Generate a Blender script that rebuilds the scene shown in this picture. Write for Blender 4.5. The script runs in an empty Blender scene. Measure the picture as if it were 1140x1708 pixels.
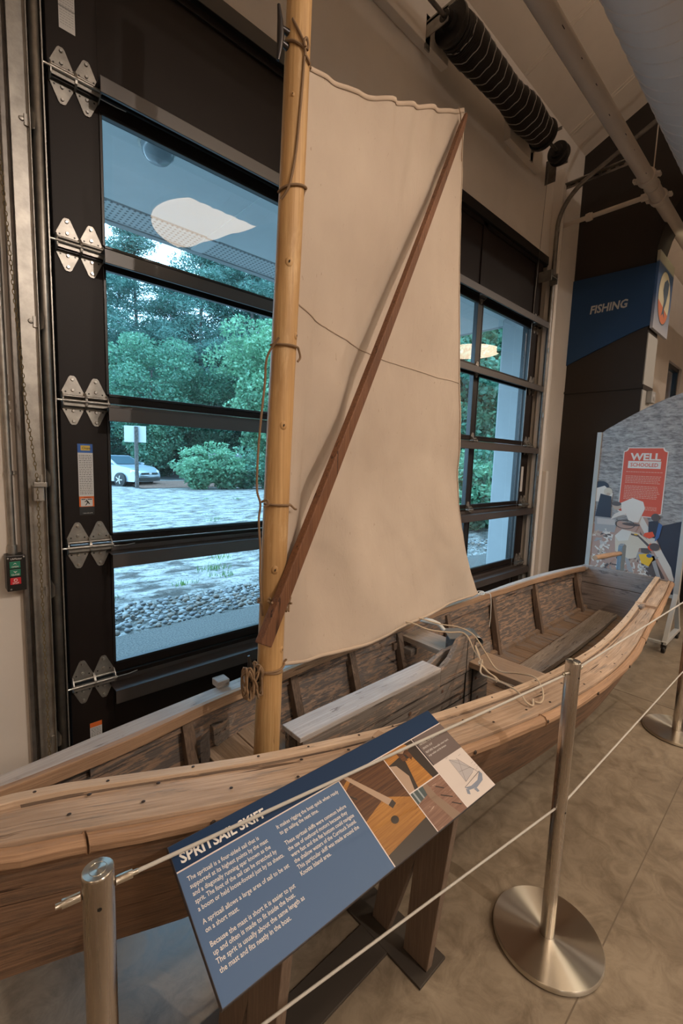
import bpy, math, random
import numpy as np
from mathutils import Vector, Matrix, noise as mnoise
random.seed(7)
PI = math.pi
scene = bpy.context.scene
COL = scene.collection

# ------------------------------------------------------------------ camera
cam_d = bpy.data.cameras.new('camera'); cam = bpy.data.objects.new('camera', cam_d)
COL.objects.link(cam); scene.camera = cam
PITCH, YAW, ROLL = -.1164, .7501, .0337
fwd = Vector((math.sin(YAW)*math.cos(PITCH), math.cos(YAW)*math.cos(PITCH), math.sin(PITCH)))
rt = Vector((math.cos(YAW), -math.sin(YAW), 0)); up = rt.cross(fwd)
r_ = rt*math.cos(ROLL)+up*math.sin(ROLL); u_ = -rt*math.sin(ROLL)+up*math.cos(ROLL)
cam.matrix_world = Matrix(((r_.x, u_.x, -fwd.x, 0), (r_.y, u_.y, -fwd.y, 0), (r_.z, u_.z, -fwd.z, 1.6), (0, 0, 0, 1)))
cam_d.sensor_fit = 'VERTICAL'; cam_d.sensor_height = 36; cam_d.lens = 36*747.05/1708
cam_d.clip_start = .03; cam_d.clip_end = 300

# ------------------------------------------------------------------ colour management
vs = scene.view_settings
vs.view_transform = 'Standard'; vs.look = 'None'; vs.exposure = 0.0; vs.gamma = 1.0; vs.use_curve_mapping = False

# ------------------------------------------------------------------ world: bright overcast sky
w = bpy.data.worlds.new('overcast_sky'); scene.world = w; w.use_nodes = True
wn = w.node_tree.nodes; wl = w.node_tree.links; wn.clear()
wo = wn.new('ShaderNodeOutputWorld'); wb = wn.new('ShaderNodeBackground')
wtc = wn.new('ShaderNodeTexCoord'); wsep = wn.new('ShaderNodeSeparateXYZ'); wr = wn.new('ShaderNodeValToRGB')
wl.new(wtc.outputs['Generated'], wsep.inputs[0]); wl.new(wsep.outputs['Z'], wr.inputs[0])
wr.color_ramp.elements[0].position = 0.0; wr.color_ramp.elements[0].color = (.62, .81, 1.0, 1)
wr.color_ramp.elements[1].position = 0.6; wr.color_ramp.elements[1].color = (.50, .74, 1.0, 1)
wl.new(wr.outputs[0], wb.inputs[0]); wb.inputs[1].default_value = 7.2
wl.new(wb.outputs[0], wo.inputs[0])

# ------------------------------------------------------------------ lights of the exhibit: warm track spots on the ceiling
def spot(name, loc, aim, power, col=(1.0, .86, .74), angle=95, blend=.8, size=.05):
    d = bpy.data.lights.new(name, 'SPOT'); d.energy = power; d.color = col
    d.spot_size = math.radians(angle); d.spot_blend = blend; d.shadow_soft_size = size
    o = bpy.data.objects.new(name, d); COL.objects.link(o); o.location = loc
    o.rotation_euler = (Vector(aim)-Vector(loc)).to_track_quat('-Z', 'Y').to_euler()
    return o
spot('track_spot', (1.6, -3.0, 4.3), (1.5, 1.2, .7), 335, size=.035, angle=74)
spot('track_spot', (4.6, -3.0, 4.3), (3.9, 1.0, .5), 150, angle=62)
spot('track_spot', (-.6, -2.6, 4.3), (.7, 1.0, .6), 22, angle=70)
spot('track_spot', (7.4, -2.6, 4.3), (5.2, 1.0, 1.2), 170, angle=76)
spot('track_spot', (3.4, -1.0, 4.6), (2.6, .2, 0), 90, col=(1.0, .84, .60), angle=70)
# added point lights without fittings: warm fill for ceiling and upper walls
def fill_light(loc, power):
    d = bpy.data.lights.new('fill_light', 'POINT'); d.energy = power; d.color = (1.0, .85, .72); d.shadow_soft_size = .05
    o = bpy.data.objects.new('fill_light', d); COL.objects.link(o); o.location = loc
fill_light((-3.5, -6.4, 5.6), 110); fill_light((2.66, -5.0, 4.37), 130); fill_light((8.5, -4.8, 5.6), 170)  # unseen, behind the camera; the middle one placed to glint in the left pane
PENDANTS = [(2.38, -.34, 4.0), (8.6, -1.03, 4.0), (-3.2, -1.2, 4.0), (5.2, -4.6, 4.2), (0.4, -4.6, 4.2)]

# ------------------------------------------------------------------ mesh builder
class MB:
    def __init__(s): s.v = []; s.f = []; s.m = []; s.sm = []
    def add(s, vs_, fs, mi=0, smooth=False):
        b = len(s.v); s.v += [tuple(p) for p in vs_]
        for f in fs: s.f.append(tuple(i+b for i in f)); s.m.append(mi); s.sm.append(smooth)
        return s
    def box(s, lo, hi, mi=0):
        (x0, y0, z0), (x1, y1, z1) = lo, hi
        v = [(x0,y0,z0),(x1,y0,z0),(x1,y1,z0),(x0,y1,z0),(x0,y0,z1),(x1,y0,z1),(x1,y1,z1),(x0,y1,z1)]
        return s.add(v, [(0,3,2,1),(4,5,6,7),(0,1,5,4),(1,2,6,5),(2,3,7,6),(3,0,4,7)], mi)
    def obox(s, c, ax, ay, az, mi=0):      # oriented box: centre and three half-axis vectors
        c, ax, ay, az = map(Vector, (c, ax, ay, az))
        v = [c+ax*i+ay*j+az*k for k in (-1, 1) for j in (-1, 1) for i in (-1, 1)]
        return s.add(v, [(0,2,3,1),(4,5,7,6),(0,1,5,4),(1,3,7,5),(3,2,6,7),(2,0,4,6)], mi)
    def hexa(s, v, mi=0): return s.add(v, [(0,3,2,1),(4,5,6,7),(0,1,5,4),(1,2,6,5),(2,3,7,6),(3,0,4,7)], mi)
    def tube(s, pts, r, n=8, mi=0, caps=True, smooth=True, flat=None):
        pts = [Vector(p) for p in pts]; L = len(pts)
        rs = r if isinstance(r, (list, tuple)) else [r]*L
        b = len(s.v); prev = None
        for i, p in enumerate(pts):
            t = (pts[min(i+1, L-1)]-pts[max(i-1, 0)]).normalized()
            if prev is None:
                a = Vector((0, 0, 1)) if abs(t.z) < .9 else Vector((1, 0, 0))
                nrm = t.cross(a).normalized()
            else:
                nrm = (prev-t*prev.dot(t)); nrm = nrm.normalized() if nrm.length > 1e-9 else prev
            prev = nrm; bi = t.cross(nrm)
            for k in range(n):
                a = 2*PI*k/n
                s.v.append(tuple(p+nrm*(math.cos(a)*rs[i])+bi*(math.sin(a)*rs[i])))
        for i in range(L-1):
            for k in range(n):
                k2 = (k+1) % n
                s.f.append((b+i*n+k, b+i*n+k2, b+(i+1)*n+k2, b+(i+1)*n+k)); s.m.append(mi); s.sm.append(smooth)
        if caps:
            s.f.append(tuple(b+k for k in reversed(range(n)))); s.m.append(mi); s.sm.append(False)
            s.f.append(tuple(b+(L-1)*n+k for k in range(n))); s.m.append(mi); s.sm.append(False)
        return s
    def cyl(s, p0, p1, r0, r1=None, n=24, mi=0): return s.tube([p0, p1], [r0, r0 if r1 is None else r1], n, mi)
    def lathe(s, c, prof, n=48, mi=0, smooth=True, axis='z'):
        b = len(s.v); c = Vector(c)
        for (r, z) in prof:
            for k in range(n):
                a = 2*PI*k/n; q = (r*math.cos(a), r*math.sin(a), z)
                if axis == 'x': q = (z, q[0], q[1])
                if axis == 'y': q = (q[0], z, q[1])
                s.v.append(tuple(c+Vector(q)))
        for i in range(len(prof)-1):
            for k in range(n):
                k2 = (k+1) % n
                s.f.append((b+i*n+k, b+i*n+k2, b+(i+1)*n+k2, b+(i+1)*n+k)); s.m.append(mi); s.sm.append(smooth)
        return s
    def prism(s, poly, ex, mi=0):           # planar polygon (3D points) extruded by vector
        n = len(poly); ex = Vector(ex)
        v = [Vector(p) for p in poly]+[Vector(p)+ex for p in poly]
        fs = [tuple(range(n))[::-1], tuple(range(n, 2*n))]+[(i, (i+1) % n, n+(i+1) % n, n+i) for i in range(n)]
        return s.add(v, fs, mi)
    def poly(s, pts, mi=0): return s.add(pts, [tuple(range(len(pts)))], mi)
    def grid(s, rows, mi=0, smooth=True, close=False):
        b = len(s.v); R = len(rows); Cn = len(rows[0])
        for row in rows: s.v += [tuple(p) for p in row]
        for i in range(R-1):
            for j in range(Cn if close else Cn-1):
                j2 = (j+1) % Cn
                s.f.append((b+i*Cn+j, b+i*Cn+j2, b+(i+1)*Cn+j2, b+(i+1)*Cn+j)); s.m.append(mi); s.sm.append(smooth)
        return s
    def mesh(s, name, mats, off=(0, 0, 0)):
        me = bpy.data.meshes.new(name)
        o = Vector(off); me.from_pydata([(p[0]-o.x, p[1]-o.y, p[2]-o.z) for p in s.v], [], s.f)
        if not isinstance(mats, (list, tuple)): mats = [mats]
        for m in mats: me.materials.append(m)
        me.polygons.foreach_set('material_index', s.m); me.polygons.foreach_set('use_smooth', s.sm)
        me.update()
        if any(s.sm): me.set_sharp_from_angle(angle=.75)
        return me

def origin(o):
    p = Vector((0, 0, 0))
    while o is not None: p = p+o.location; o = o.parent
    return p
def obj(name, mb, mats, parent=None, world=True, bevel=0, solid=0, label=None, at=None):
    """link one mesh object; vertices are in world space (world=True) or in the parent's space"""
    off = (0, 0, 0)
    if world and parent is not None: off = origin(parent)
    if at is not None: off = Vector(off)+Vector(at) if False else Vector(at)
    me = mb.mesh(name, mats, off)
    o = bpy.data.objects.new(name, me); COL.objects.link(o); o.parent = parent
    if at is not None: o.location = Vector(at)-(origin(parent) if parent else Vector())
    if bevel:
        b = o.modifiers.new('bevel', 'BEVEL'); b.width = bevel; b.segments = 2; b.limit_method = 'ANGLE'; b.angle_limit = .7
    if solid:
        b = o.modifiers.new('solid', 'SOLIDIFY'); b.thickness = solid
    if label: o['label'] = label
    return o
def tag(o, label=None, cat=None, group=None, kind=None):
    if label: o['label'] = label
    if cat: o['category'] = cat
    if group: o['group'] = group
    if kind: o['kind'] = kind
    return o
def thing(name, loc, label, cat, group=None, rz=0):
    o = bpy.data.objects.new(name, None); COL.objects.link(o); o.location = loc; o.rotation_euler = (0, 0, rz)
    o.empty_display_size = .1
    return tag(o, label, cat, group)
def struct(name, mb, mats, label=None, **k):
    o = obj(name, mb, mats, **k); o['kind'] = 'structure'
    if label: o['label'] = label
    return o
def copy_tree(o, parent=None):
    c = o.copy(); COL.objects.link(c); c.parent = parent
    for ch in list(o.children): copy_tree(ch, c)
    return c

# ------------------------------------------------------------------ materials
def _new(name):
    m = bpy.data.materials.new(name); m.use_nodes = True
    nt = m.node_tree; b = nt.nodes['Principled BSDF']; return m, nt, nt.nodes, nt.links, b
_cache = {}
def flat(col, rough=.6, metal=0, name=None, emis=0, spec=.5):
    key = (col, rough, metal, emis, spec)
    if key in _cache: return _cache[key]
    m, nt, N, L, b = _new(name or 'paint')
    b.inputs['Base Color'].default_value = (*col, 1); b.inputs['Roughness'].default_value = rough
    b.inputs['Metallic'].default_value = metal; b.inputs['Specular IOR Level'].default_value = spec
    if emis:
        b.inputs['Emission Color'].default_value = (*col, 1); b.inputs['Emission Strength'].default_value = emis
    _cache[key] = m; return m
def ramp(N, stops, interp='LINEAR'):
    r = N.new('ShaderNodeValToRGB'); e = r.color_ramp; e.interpolation = interp
    while len(e.elements) > 1: e.elements.remove(e.elements[-1])
    e.elements[0].position = stops[0][0]; e.elements[0].color = (*stops[0][1], 1)
    for p, c in stops[1:]:
        q = e.elements.new(p); q.color = (*c, 1)
    return r
def tex(N, L, scale, map_scale=(1, 1, 1), detail=6, rough=.6, dist=0, coord='Object', rot=(0, 0, 0)):
    tc = N.new('ShaderNodeTexCoord'); mp = N.new('ShaderNodeMapping'); t = N.new('ShaderNodeTexNoise')
    mp.inputs['Scale'].default_value = map_scale; mp.inputs['Rotation'].default_value = rot
    t.inputs['Scale'].default_value = scale; t.inputs['Detail'].default_value = detail
    t.inputs['Roughness'].default_value = rough; t.inputs['Distortion'].default_value = dist
    L.new(tc.outputs[coord], mp.inputs[0]); L.new(mp.outputs[0], t.inputs[0]); return t
def mix(N, L, fac, a, b, mode='MIX'):
    x = N.new('ShaderNodeMix'); x.data_type = 'RGBA'; x.blend_type = mode
    for s_, val in ((0, fac), (6, a), (7, b)):
        if isinstance(val, (int, float)): x.inputs[s_].default_value = val
        elif isinstance(val, tuple): x.inputs[s_].default_value = (*val, 1)
        else: L.new(val, x.inputs[s_])
    return x.outputs[2]
def bump(N, L, b, h, strength=.3, dist=.01, prev=None):
    n = N.new('ShaderNodeBump'); n.inputs['Strength'].default_value = strength; n.inputs['Distance'].default_value = dist
    L.new(h, n.inputs['Height'])
    if prev: L.new(prev, n.inputs['Normal'])
    L.new(n.outputs[0], b.inputs['Normal']); return n.outputs[0]
def apply_uv(o, rows):
    me = o.data; R, Cn = len(rows), len(rows[0]); uv = me.uv_layers.new(name='UVMap').data
    cum = []
    mid = rows[R//2]; t = 0
    for j in range(Cn): cum.append(t); t += math.dist(tuple(mid[j]), tuple(mid[(j+1) % Cn]))
    cum.append(t)
    off = random.uniform(0, 9)
    for p in me.polygons:
        for li, vi in zip(p.loop_indices, p.vertices):
            i, j = divmod(vi, Cn)
            js = [v % Cn for v in p.vertices]
            if len(p.vertices) == 4 and 0 in js and Cn-1 in js and j == 0: c = cum[Cn]
            else: c = cum[j]
            uv[li].uv = (rows[i][j][0]+off, c)
def wood(name, light, dark, patch=None, patch_lo=.5, patch_hi=.6, axis=0, grain=1.0, crack=.62, rough=.75, stain=.35, pscale=5, stretch=5, bumps=.5, coord='Object'):
    m, nt, N, L, b = _new(name)
    ms = [62, 62, 62]; ms[axis] = 1.6
    g = tex(N, L, 2.2*grain, tuple(ms), 8, .65, .4, coord)
    r = ramp(N, [(.28, dark), (.52, tuple((a+c)/2 for a, c in zip(light, dark))), (.7, light)])
    L.new(g.outputs[0], r.inputs[0]); col = r.outputs[0]
    big = tex(N, L, 1.6, (1, 1, 1), 4, .55, 0, coord)
    rb = ramp(N, [(.3, (1-stain,)*3), (.65, (1.08,)*3)]); L.new(big.outputs[0], rb.inputs[0])
    col = mix(N, L, 1.0, col, rb.outputs[0], 'MULTIPLY')
    if patch:
        ps = [stretch]*3; ps[axis] = 1
        p = tex(N, L, pscale, tuple(ps), 9, .72, .3, coord)
        rp = ramp(N, [(patch_lo, (0, 0, 0)), (patch_hi, (1, 1, 1))]); L.new(p.outputs[0], rp.inputs[0])
        pg = mix(N, L, g.outputs[0], tuple(c*.6 for c in patch), tuple(min(1, c*1.35) for c in patch))
        col = mix(N, L, rp.outputs[0], col, pg)
    cs = [60, 60, 60]; cs[axis] = 2.2
    c = tex(N, L, 1.0, tuple(cs), 4, .6, .6, coord)
    rc = ramp(N, [(crack, (1, 1, 1)), (crack+.05, (.28, .25, .23))]); L.new(c.outputs[0], rc.inputs[0])
    col = mix(N, L, 1.0, col, rc.outputs[0], 'MULTIPLY')
    L.new(col, b.inputs['Base Color']); b.inputs['Roughness'].default_value = rough
    b.inputs['Specular IOR Level'].default_value = .35
    n1 = bump(N, L, b, g.outputs[0], bumps, .004); bump(N, L, b, rc.outputs[0], .5, .002, n1)
    return m
def steel(name, col=(.55, .52, .49), rough=.28, aniso=.7, radial=False, vary=True, arot=0.0):
    m, nt, N, L, b = _new(name)
    b.inputs['Base Color'].default_value = (*col, 1); b.inputs['Metallic'].default_value = 1
    b.inputs['Roughness'].default_value = rough; b.inputs['Anisotropic'].default_value = aniso; b.inputs['Anisotropic Rotation'].default_value = arot
    if radial:
        t = N.new('ShaderNodeTangent'); t.direction_type = 'RADIAL'; t.axis = 'Z'; L.new(t.outputs[0], b.inputs['Tangent'])
    if vary:
        g = tex(N, L, 3, (60, 60, .6), 2, .5); mr = N.new('ShaderNodeMapRange')
        mr.inputs[3].default_value = rough-.02; mr.inputs[4].default_value = rough+.04
        L.new(g.outputs[0], mr.inputs[0]); L.new(mr.outputs[0], b.inputs['Roughness'])
    return m
def galvanized(name, base=(.36, .34, .31)):
    m, nt, N, L, b = _new(name)
    g = tex(N, L, 18, (1, 1, 1), 5, .6); r = ramp(N, [(.3, tuple(c*.75 for c in base)), (.7, tuple(c*1.2 for c in base))])
    L.new(g.outputs[0], r.inputs[0]); L.new(r.outputs[0], b.inputs['Base Color'])
    b.inputs['Metallic'].default_value = .85; b.inputs['Roughness'].default_value = .42
    bump(N, L, b, g.outputs[0], .08, .003); return m
def plaster(name, col, rough=.85, bs=.05):
    m, nt, N, L, b = _new(name)
    g = tex(N, L, 2.5, (1, 1, 1), 5, .6); r = ramp(N, [(.3, tuple(c*.94 for c in col)), (.7, tuple(min(1, c*1.04) for c in col))])
    L.new(g.outputs[0], r.inputs[0]); L.new(r.outputs[0], b.inputs['Base Color']); b.inputs['Roughness'].default_value = rough
    f = tex(N, L, 220, (1, 1, 1), 2); bump(N, L, b, f.outputs[0], bs, .002); return m
def leafmat(name, a, bcol, c=None):
    m, nt, N, L, b = _new(name)
    g = tex(N, L, 1.2, (1, 1, 1), 3, .6); f = tex(N, L, 23, (1, 1, 1), 1)
    r = ramp(N, [(.35, a), (.65, bcol)]); L.new(g.outputs[0], r.inputs[0])
    rf = ramp(N, [(.3, (.6, .6, .6)), (.7, (1.35, 1.35, 1.35))]); L.new(f.outputs[0], rf.inputs[0])
    L.new(mix(N, L, 1.0, r.outputs[0], rf.outputs[0], 'MULTIPLY'), b.inputs['Base Color'])
    b.inputs['Roughness'].default_value = .5
    tr = N.new('ShaderNodeBsdfTranslucent'); L.new(r.outputs[0], tr.inputs[0])
    ms = N.new('ShaderNodeMixShader'); ms.inputs[0].default_value = .35
    out = [n for n in N if n.type == 'OUTPUT_MATERIAL'][0]
    L.new(b.outputs[0], ms.inputs[1]); L.new(tr.outputs[0], ms.inputs[2]); L.new(ms.outputs[0], out.inputs[0]); return m

M = {}
M['wall'] = plaster('warm_white_wall_paint', (.68, .62, .56))
M['ceiling'] = plaster('ceiling_paint', (.66, .58, .50))
M['darkwall'] = plaster('dark_brown_wall_paint', (.028, .021, .017), .9)
M['doorpaint'] = plaster('dark_bronze_door_paint', (.013, .008, .0065), .5, .12)
M['doorpaint'].node_tree.nodes['Principled BSDF'].inputs['Specular IOR Level'].default_value = .25
M['doorframe'] = flat((.012, .011, .011), .35, name='black_glazing_bead')
M['strut'] = flat((.050, .038, .033), .45, name='bronze_strut_paint', spec=1.0)
M['galv'] = galvanized('galvanized_steel'); M['galvdark'] = galvanized('dull_galvanized_steel', (.2, .185, .17))
M['hinge'] = galvanized('zinc_hinge_steel', (.36, .34, .31))
M['bolt'] = flat((.6, .58, .55), .3, 1, name='bolt_steel')
M['blackmetal'] = flat((.02, .018, .017), .4, .3, name='black_metal')
M['white_paint'] = plaster('white_pipe_paint', (.60, .53, .46), .45)
M['duct'] = plaster('light_grey_duct_paint', (.66, .64, .63), .5)
M['steel'] = steel('brushed_stainless_post', (.60, .55, .50), .26, .75)
M['steelbase'] = steel('radial_brushed_stainless', (.62, .58, .50), .30, .95, True, False, .25)
M['rubber'] = flat((.02, .02, .02), .7, name='black_rubber')
M['cord'] = flat((.50, .48, .44), .7, name='grey_elastic_cord')
M['capwood'] = wood('weathered_tan_cap_wood', (.62, .46, .335), (.34, .23, .155), (.26, .215, .18), .53, .66, 0, 1, .63, .75, .35, 5, 8, coord='UV')
M['capedge'] = wood('pale_worn_edge_wood', (.68, .53, .39), (.46, .32, .22), (.20, .16, .13), .60, .68, 0, 1.4, .68, .7, .25, 5, 9, coord='UV')
M['farcap'] = wood('window_lit_grey_far_cap_wood', (.56, .52, .49), (.35, .31, .285), (.14, .11, .095), .60, .66, 0, 1.2, .66, .7, .25, 7, 8, coord='UV')  # weathered wood, greyed further so its colour carries the cool window light
M['sidein'] = wood('peeling_inner_plank_wood', (.41, .27, .185), (.25, .165, .115), (.135, .112, .10), .46, .52, 0, 1, .63, .8, .35, 10, 5, coord='UV')
M['sideout'] = wood('outer_hull_plank_wood', (.34, .205, .125), (.155, .09, .058), (.085, .062, .048), .50, .64, 0, .9, .62, .72, .4, 3, 6, coord='UV')
M['rail'] = wood('rounded_rub_rail_wood', (.52, .33, .20), (.30, .18, .11), (.19, .13, .09), .6, .7, 0, 1.2, .68, .6, .3, 5, 8, coord='UV')
M['trunk'] = wood('grey_trunk_wood', (.30, .255, .22), (.13, .108, .092), (.34, .23, .16), .53, .60, 0, 1, .61, .8, .45, 9, 4)
M['floorwood'] = wood('worn_bottom_board_wood', (.34, .22, .14), (.17, .115, .08), (.21, .175, .155), .48, .6, 1, 1, .64, .72, .4, 4, 3)
M['plankwood'] = wood('grey_loose_plank_wood', (.40, .33, .27), (.21, .165, .13), (.13, .10, .085), .58, .68, 0, 1.2, .62, .7, .35, 5, 6)
M['thwart'] = wood('smooth_thwart_wood', (.44, .32, .23), (.27, .185, .125), (.19, .155, .135), .56, .7, 1, 1, .68, .6, .35, 4, 4)
M['transom'] = wood('grey_transom_wood', (.33, .28, .26), (.19, .155, .14), (.12, .10, .095), .56, .64, 1, 1, .64, .8, .35, 6, 4)
M['frame'] = wood('dark_rib_wood', (.22, .145, .10), (.095, .067, .05), (.30, .20, .135), .58, .66, 2, 1, .64, .8, .35, 6, 3)
M['silver'] = wood('window_lit_weathered_cap_wood', (.56, .52, .49), (.35, .31, .285), (.14, .11, .095), .58, .66, 0, 1.2, .66, .7, .25, 7, 5)  # same grey for the trunk cap: window light painted into weathered wood
M['tanblock'] = wood('tan_block_wood', (.52, .36, .24), (.30, .19, .12), (.2, .16, .13), .6, .7, 0, 1.2, .68, .6, .3, 5, 5)
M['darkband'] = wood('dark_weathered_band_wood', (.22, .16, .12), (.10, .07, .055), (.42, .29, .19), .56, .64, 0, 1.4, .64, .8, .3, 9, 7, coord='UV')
M['darkwood'] = wood('old_dark_wood', (.12, .095, .08), (.05, .04, .035), (.2, .17, .15), .56, .66, 0)
M['mast'] = wood('peeled_yellow_pine', (.66, .42, .19), (.43, .24, .095), (.72, .50, .27), .55, .75, 2, .8, .70, .5, .3, 3, 6, .35)
M['knot'] = wood('pine_knot_wood', (.55, .33, .15), (.25, .12, .05), None, axis=2)
M['sprit'] = wood('red_brown_spar_wood', (.27, .125, .062), (.115, .05, .027), None, axis=2, grain=1.6, crack=.62, rough=.55)
M['rope_brown'] = flat((.23, .145, .08), .8, name='tarred_brown_rope')
M['rope_tan'] = flat((.50, .40, .29), .85, name='tan_rope')
M['rope_white'] = flat((.62, .60, .55), .8, name='pale_rope')
M['nail'] = flat((.05, .035, .028), .6, .4, name='rusty_nail')
M['signwood'] = wood('grey_brown_stand_wood', (.23, .165, .12), (.13, .09, .066), None, axis=2, grain=1.6, crack=.8, rough=.6, stain=.1)
M['plate'] = flat((.045, .036, .028), .6, name='dark_base_plate')
M['palegrey'] = flat((.42, .42, .40), .5, name='grey_frame_paint')
def canvas():
    m, nt, N, L, b = _new('unbleached_canvas')
    g = tex(N, L, 1.6, (1, 1, 1), 5, .6); r = ramp(N, [(.3, (.54, .44, .355)), (.7, (.63, .53, .435))]); L.new(g.outputs[0], r.inputs[0])
    sp = tex(N, L, 60, (1, 1, .5), 2); rs = ramp(N, [(.70, (1, 1, 1)), (.78, (.72, .66, .6))]); L.new(sp.outputs[0], rs.inputs[0])
    L.new(mix(N, L, 1.0, r.outputs[0], rs.outputs[0], 'MULTIPLY'), b.inputs['Base Color'])
    b.inputs['Roughness'].default_value = .95; b.inputs['Specular IOR Level'].default_value = .15
    wv = tex(N, L, 130, (1, 1, 1), 3); n1 = bump(N, L, b, wv.outputs[0], .25, .002)
    cr = tex(N, L, 7, (1, 1, .6), 7, .6, .8); bump(N, L, b, cr.outputs[0], .6, .014, n1)
    tr = N.new('ShaderNodeBsdfTranslucent'); tr.inputs[0].default_value = (.6, .48, .38, 1)
    ms = N.new('ShaderNodeMixShader'); ms.inputs[0].default_value = .14
    out = [n for n in N if n.type == 'OUTPUT_MATERIAL'][0]
    L.new(b.outputs[0], ms.inputs[1]); L.new(tr.outputs[0], ms.inputs[2]); L.new(ms.outputs[0], out.inputs[0]); return m
M['canvas'] = canvas()
def glass():
    m, nt, N, L, b = _new('blue_green_tinted_glass'); N.remove(b)
    t = N.new('ShaderNodeBsdfTransparent'); t.inputs[0].default_value = (.68, .91, 1.0, 1)
    g = N.new('ShaderNodeBsdfGlossy'); g.inputs['Roughness'].default_value = .0; g.inputs[0].default_value = (.95, .97, 1, 1)
    fr = N.new('ShaderNodeFresnel'); fr.inputs[0].default_value = 1.5
    mu = N.new('ShaderNodeMath'); mu.operation = 'MULTIPLY'; mu.inputs[1].default_value = 1.5; mu.use_clamp = True
    ms = N.new('ShaderNodeMixShader'); out = [n for n in N if n.type == 'OUTPUT_MATERIAL'][0]
    L.new(fr.outputs[0], mu.inputs[0]); L.new(mu.outputs[0], ms.inputs[0]); L.new(t.outputs[0], ms.inputs[1]); L.new(g.outputs[0], ms.inputs[2])
    L.new(ms.outputs[0], out.inputs[0]); return m
M['glass'] = glass()
def concrete():
    m, nt, N, L, b = _new('polished_concrete')
    g = tex(N, L, 1.1, (1, 1, 1), 8, .62, .5); r = ramp(N, [(.30, (.155, .12, .083)), (.5, (.25, .20, .142)), (.72, (.34, .28, .205))])
    L.new(g.outputs[0], r.inputs[0])
    s = tex(N, L, 9, (1, 1, 1), 9, .7, 1.2); rs = ramp(N, [(.34, (.66, .64, .62)), (.6, (1.06, 1.06, 1.06))]); L.new(s.outputs[0], rs.inputs[0])
    col = mix(N, L, 1.0, r.outputs[0], rs.outputs[0], 'MULTIPLY')
    # fine scratches
    sc = tex(N, L, 3.2, (1, 9, 1), 9, .75, 2.0, rot=(0, 0, .8)); rsc = ramp(N, [(.68, (0, 0, 0)), (.74, (1, 1, 1))]); L.new(sc.outputs[0], rsc.inputs[0])
    col = mix(N, L, rsc.outputs[0], col, (.46, .39, .29))
    L.new(col, b.inputs['Base Color'])
    rr = ramp(N, [(.3, (.30,)*3), (.7, (.48,)*3)]); L.new(s.outputs[0], rr.inputs[0]); L.new(rr.outputs[0], b.inputs['Roughness'])
    b.inputs['Specular IOR Level'].default_value = .55
    return m
M['concrete'] = concrete()
def sand():
    m, nt, N, L, b = _new('pale_sand_with_litter')
    g = tex(N, L, 2.2, (1, 2.2, 1), 9, .7, .6, rot=(0, 0, -.7)); r = ramp(N, [(.40, (0.059, 0.053, 0.046)), (.47, (0.178, 0.172, 0.155)), (.56, (0.343, 0.337, 0.317))]); L.new(g.outputs[0], r.inputs[0])
    f = tex(N, L, 22, (1, 1, 1), 6, .7); rf = ramp(N, [(.38, (.45, .42, .38)), (.5, (1, 1, 1))]); L.new(f.outputs[0], rf.inputs[0])
    L.new(mix(N, L, 1.0, r.outputs[0], rf.outputs[0], 'MULTIPLY'), b.inputs['Base Color']); b.inputs['Roughness'].default_value = .95
    bump(N, L, b, g.outputs[0], .6, .08); return m
M['sand'] = sand()
def speck(name, a, c, sc, rough=.9, lo=.4, hi=.6):
    m, nt, N, L, b = _new(name)
    g = tex(N, L, sc, (1, 1, 1), 7, .75); r = ramp(N, [(lo, a), (hi, c)]); L.new(g.outputs[0], r.inputs[0])
    L.new(r.outputs[0], b.inputs['Base Color']); b.inputs['Roughness'].default_value = rough
    bump(N, L, b, g.outputs[0], .4, .01); return m
M['pave'] = speck('exposed_aggregate_paving', (0.049, 0.046, 0.042), (0.147, 0.139, 0.126), 70)
M['asphalt'] = speck('wet_asphalt', (.10, .10, .10), (.19, .19, .19), 30, .5)
M['litter'] = speck('reddish_pine_straw', (0.070, 0.032, 0.021), (0.210, 0.112, 0.077), 14)
M['soffit'] = plaster('white_canopy_soffit', (0.576, 0.583, 0.583), .6)
def perforated():
    m, nt, N, L, b = _new('perforated_soffit_strip')
    tc = N.new('ShaderNodeTexCoord'); v = N.new('ShaderNodeTexVoronoi'); v.inputs['Scale'].default_value = 26; v.inputs['Randomness'].default_value = 0
    L.new(tc.outputs['Object'], v.inputs[0]); r = ramp(N, [(.2, (0.115, 0.122, 0.122)), (.3, (0.475, 0.482, 0.482))]); L.new(v.outputs['Distance'], r.inputs[0])
    L.new(r.outputs[0], b.inputs['Base Color']); return m
M['perf'] = perforated()
M['pillar'] = plaster('white_pillar_paint', (0.338, 0.345, 0.345), .6)
M['stone_a'] = speck('grey_river_stone', (0.063, 0.063, 0.063), (0.182, 0.185, 0.189), 9, .5)
M['stone_b'] = speck('tan_river_stone', (0.112, 0.077, 0.056), (0.224, 0.185, 0.150), 9, .5)
M['stone_c'] = speck('pale_river_stone', (0.168, 0.168, 0.164), (0.294, 0.294, 0.287), 9, .5)
M['bark'] = speck('tree_bark', (.035, .03, .028), (.12, .105, .095), 12)
M['leaf_pine'] = leafmat('pine_needles', (0.052, 0.133, 0.115), (0.105, 0.231, 0.182))
M['leaf_dark'] = leafmat('dark_undergrowth_leaves', (0.028, 0.084, 0.070), (0.070, 0.182, 0.130))
M['leaf_mid'] = leafmat('mid_green_leaves', (0.059, 0.175, 0.119), (0.126, 0.301, 0.182))
M['leaf_light'] = leafmat('fresh_green_leaves', (0.091, 0.238, 0.140), (0.189, 0.406, 0.231))
M['grass'] = leafmat('sparse_grass', (0.070, 0.182, 0.049), (0.154, 0.294, 0.084))

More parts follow.
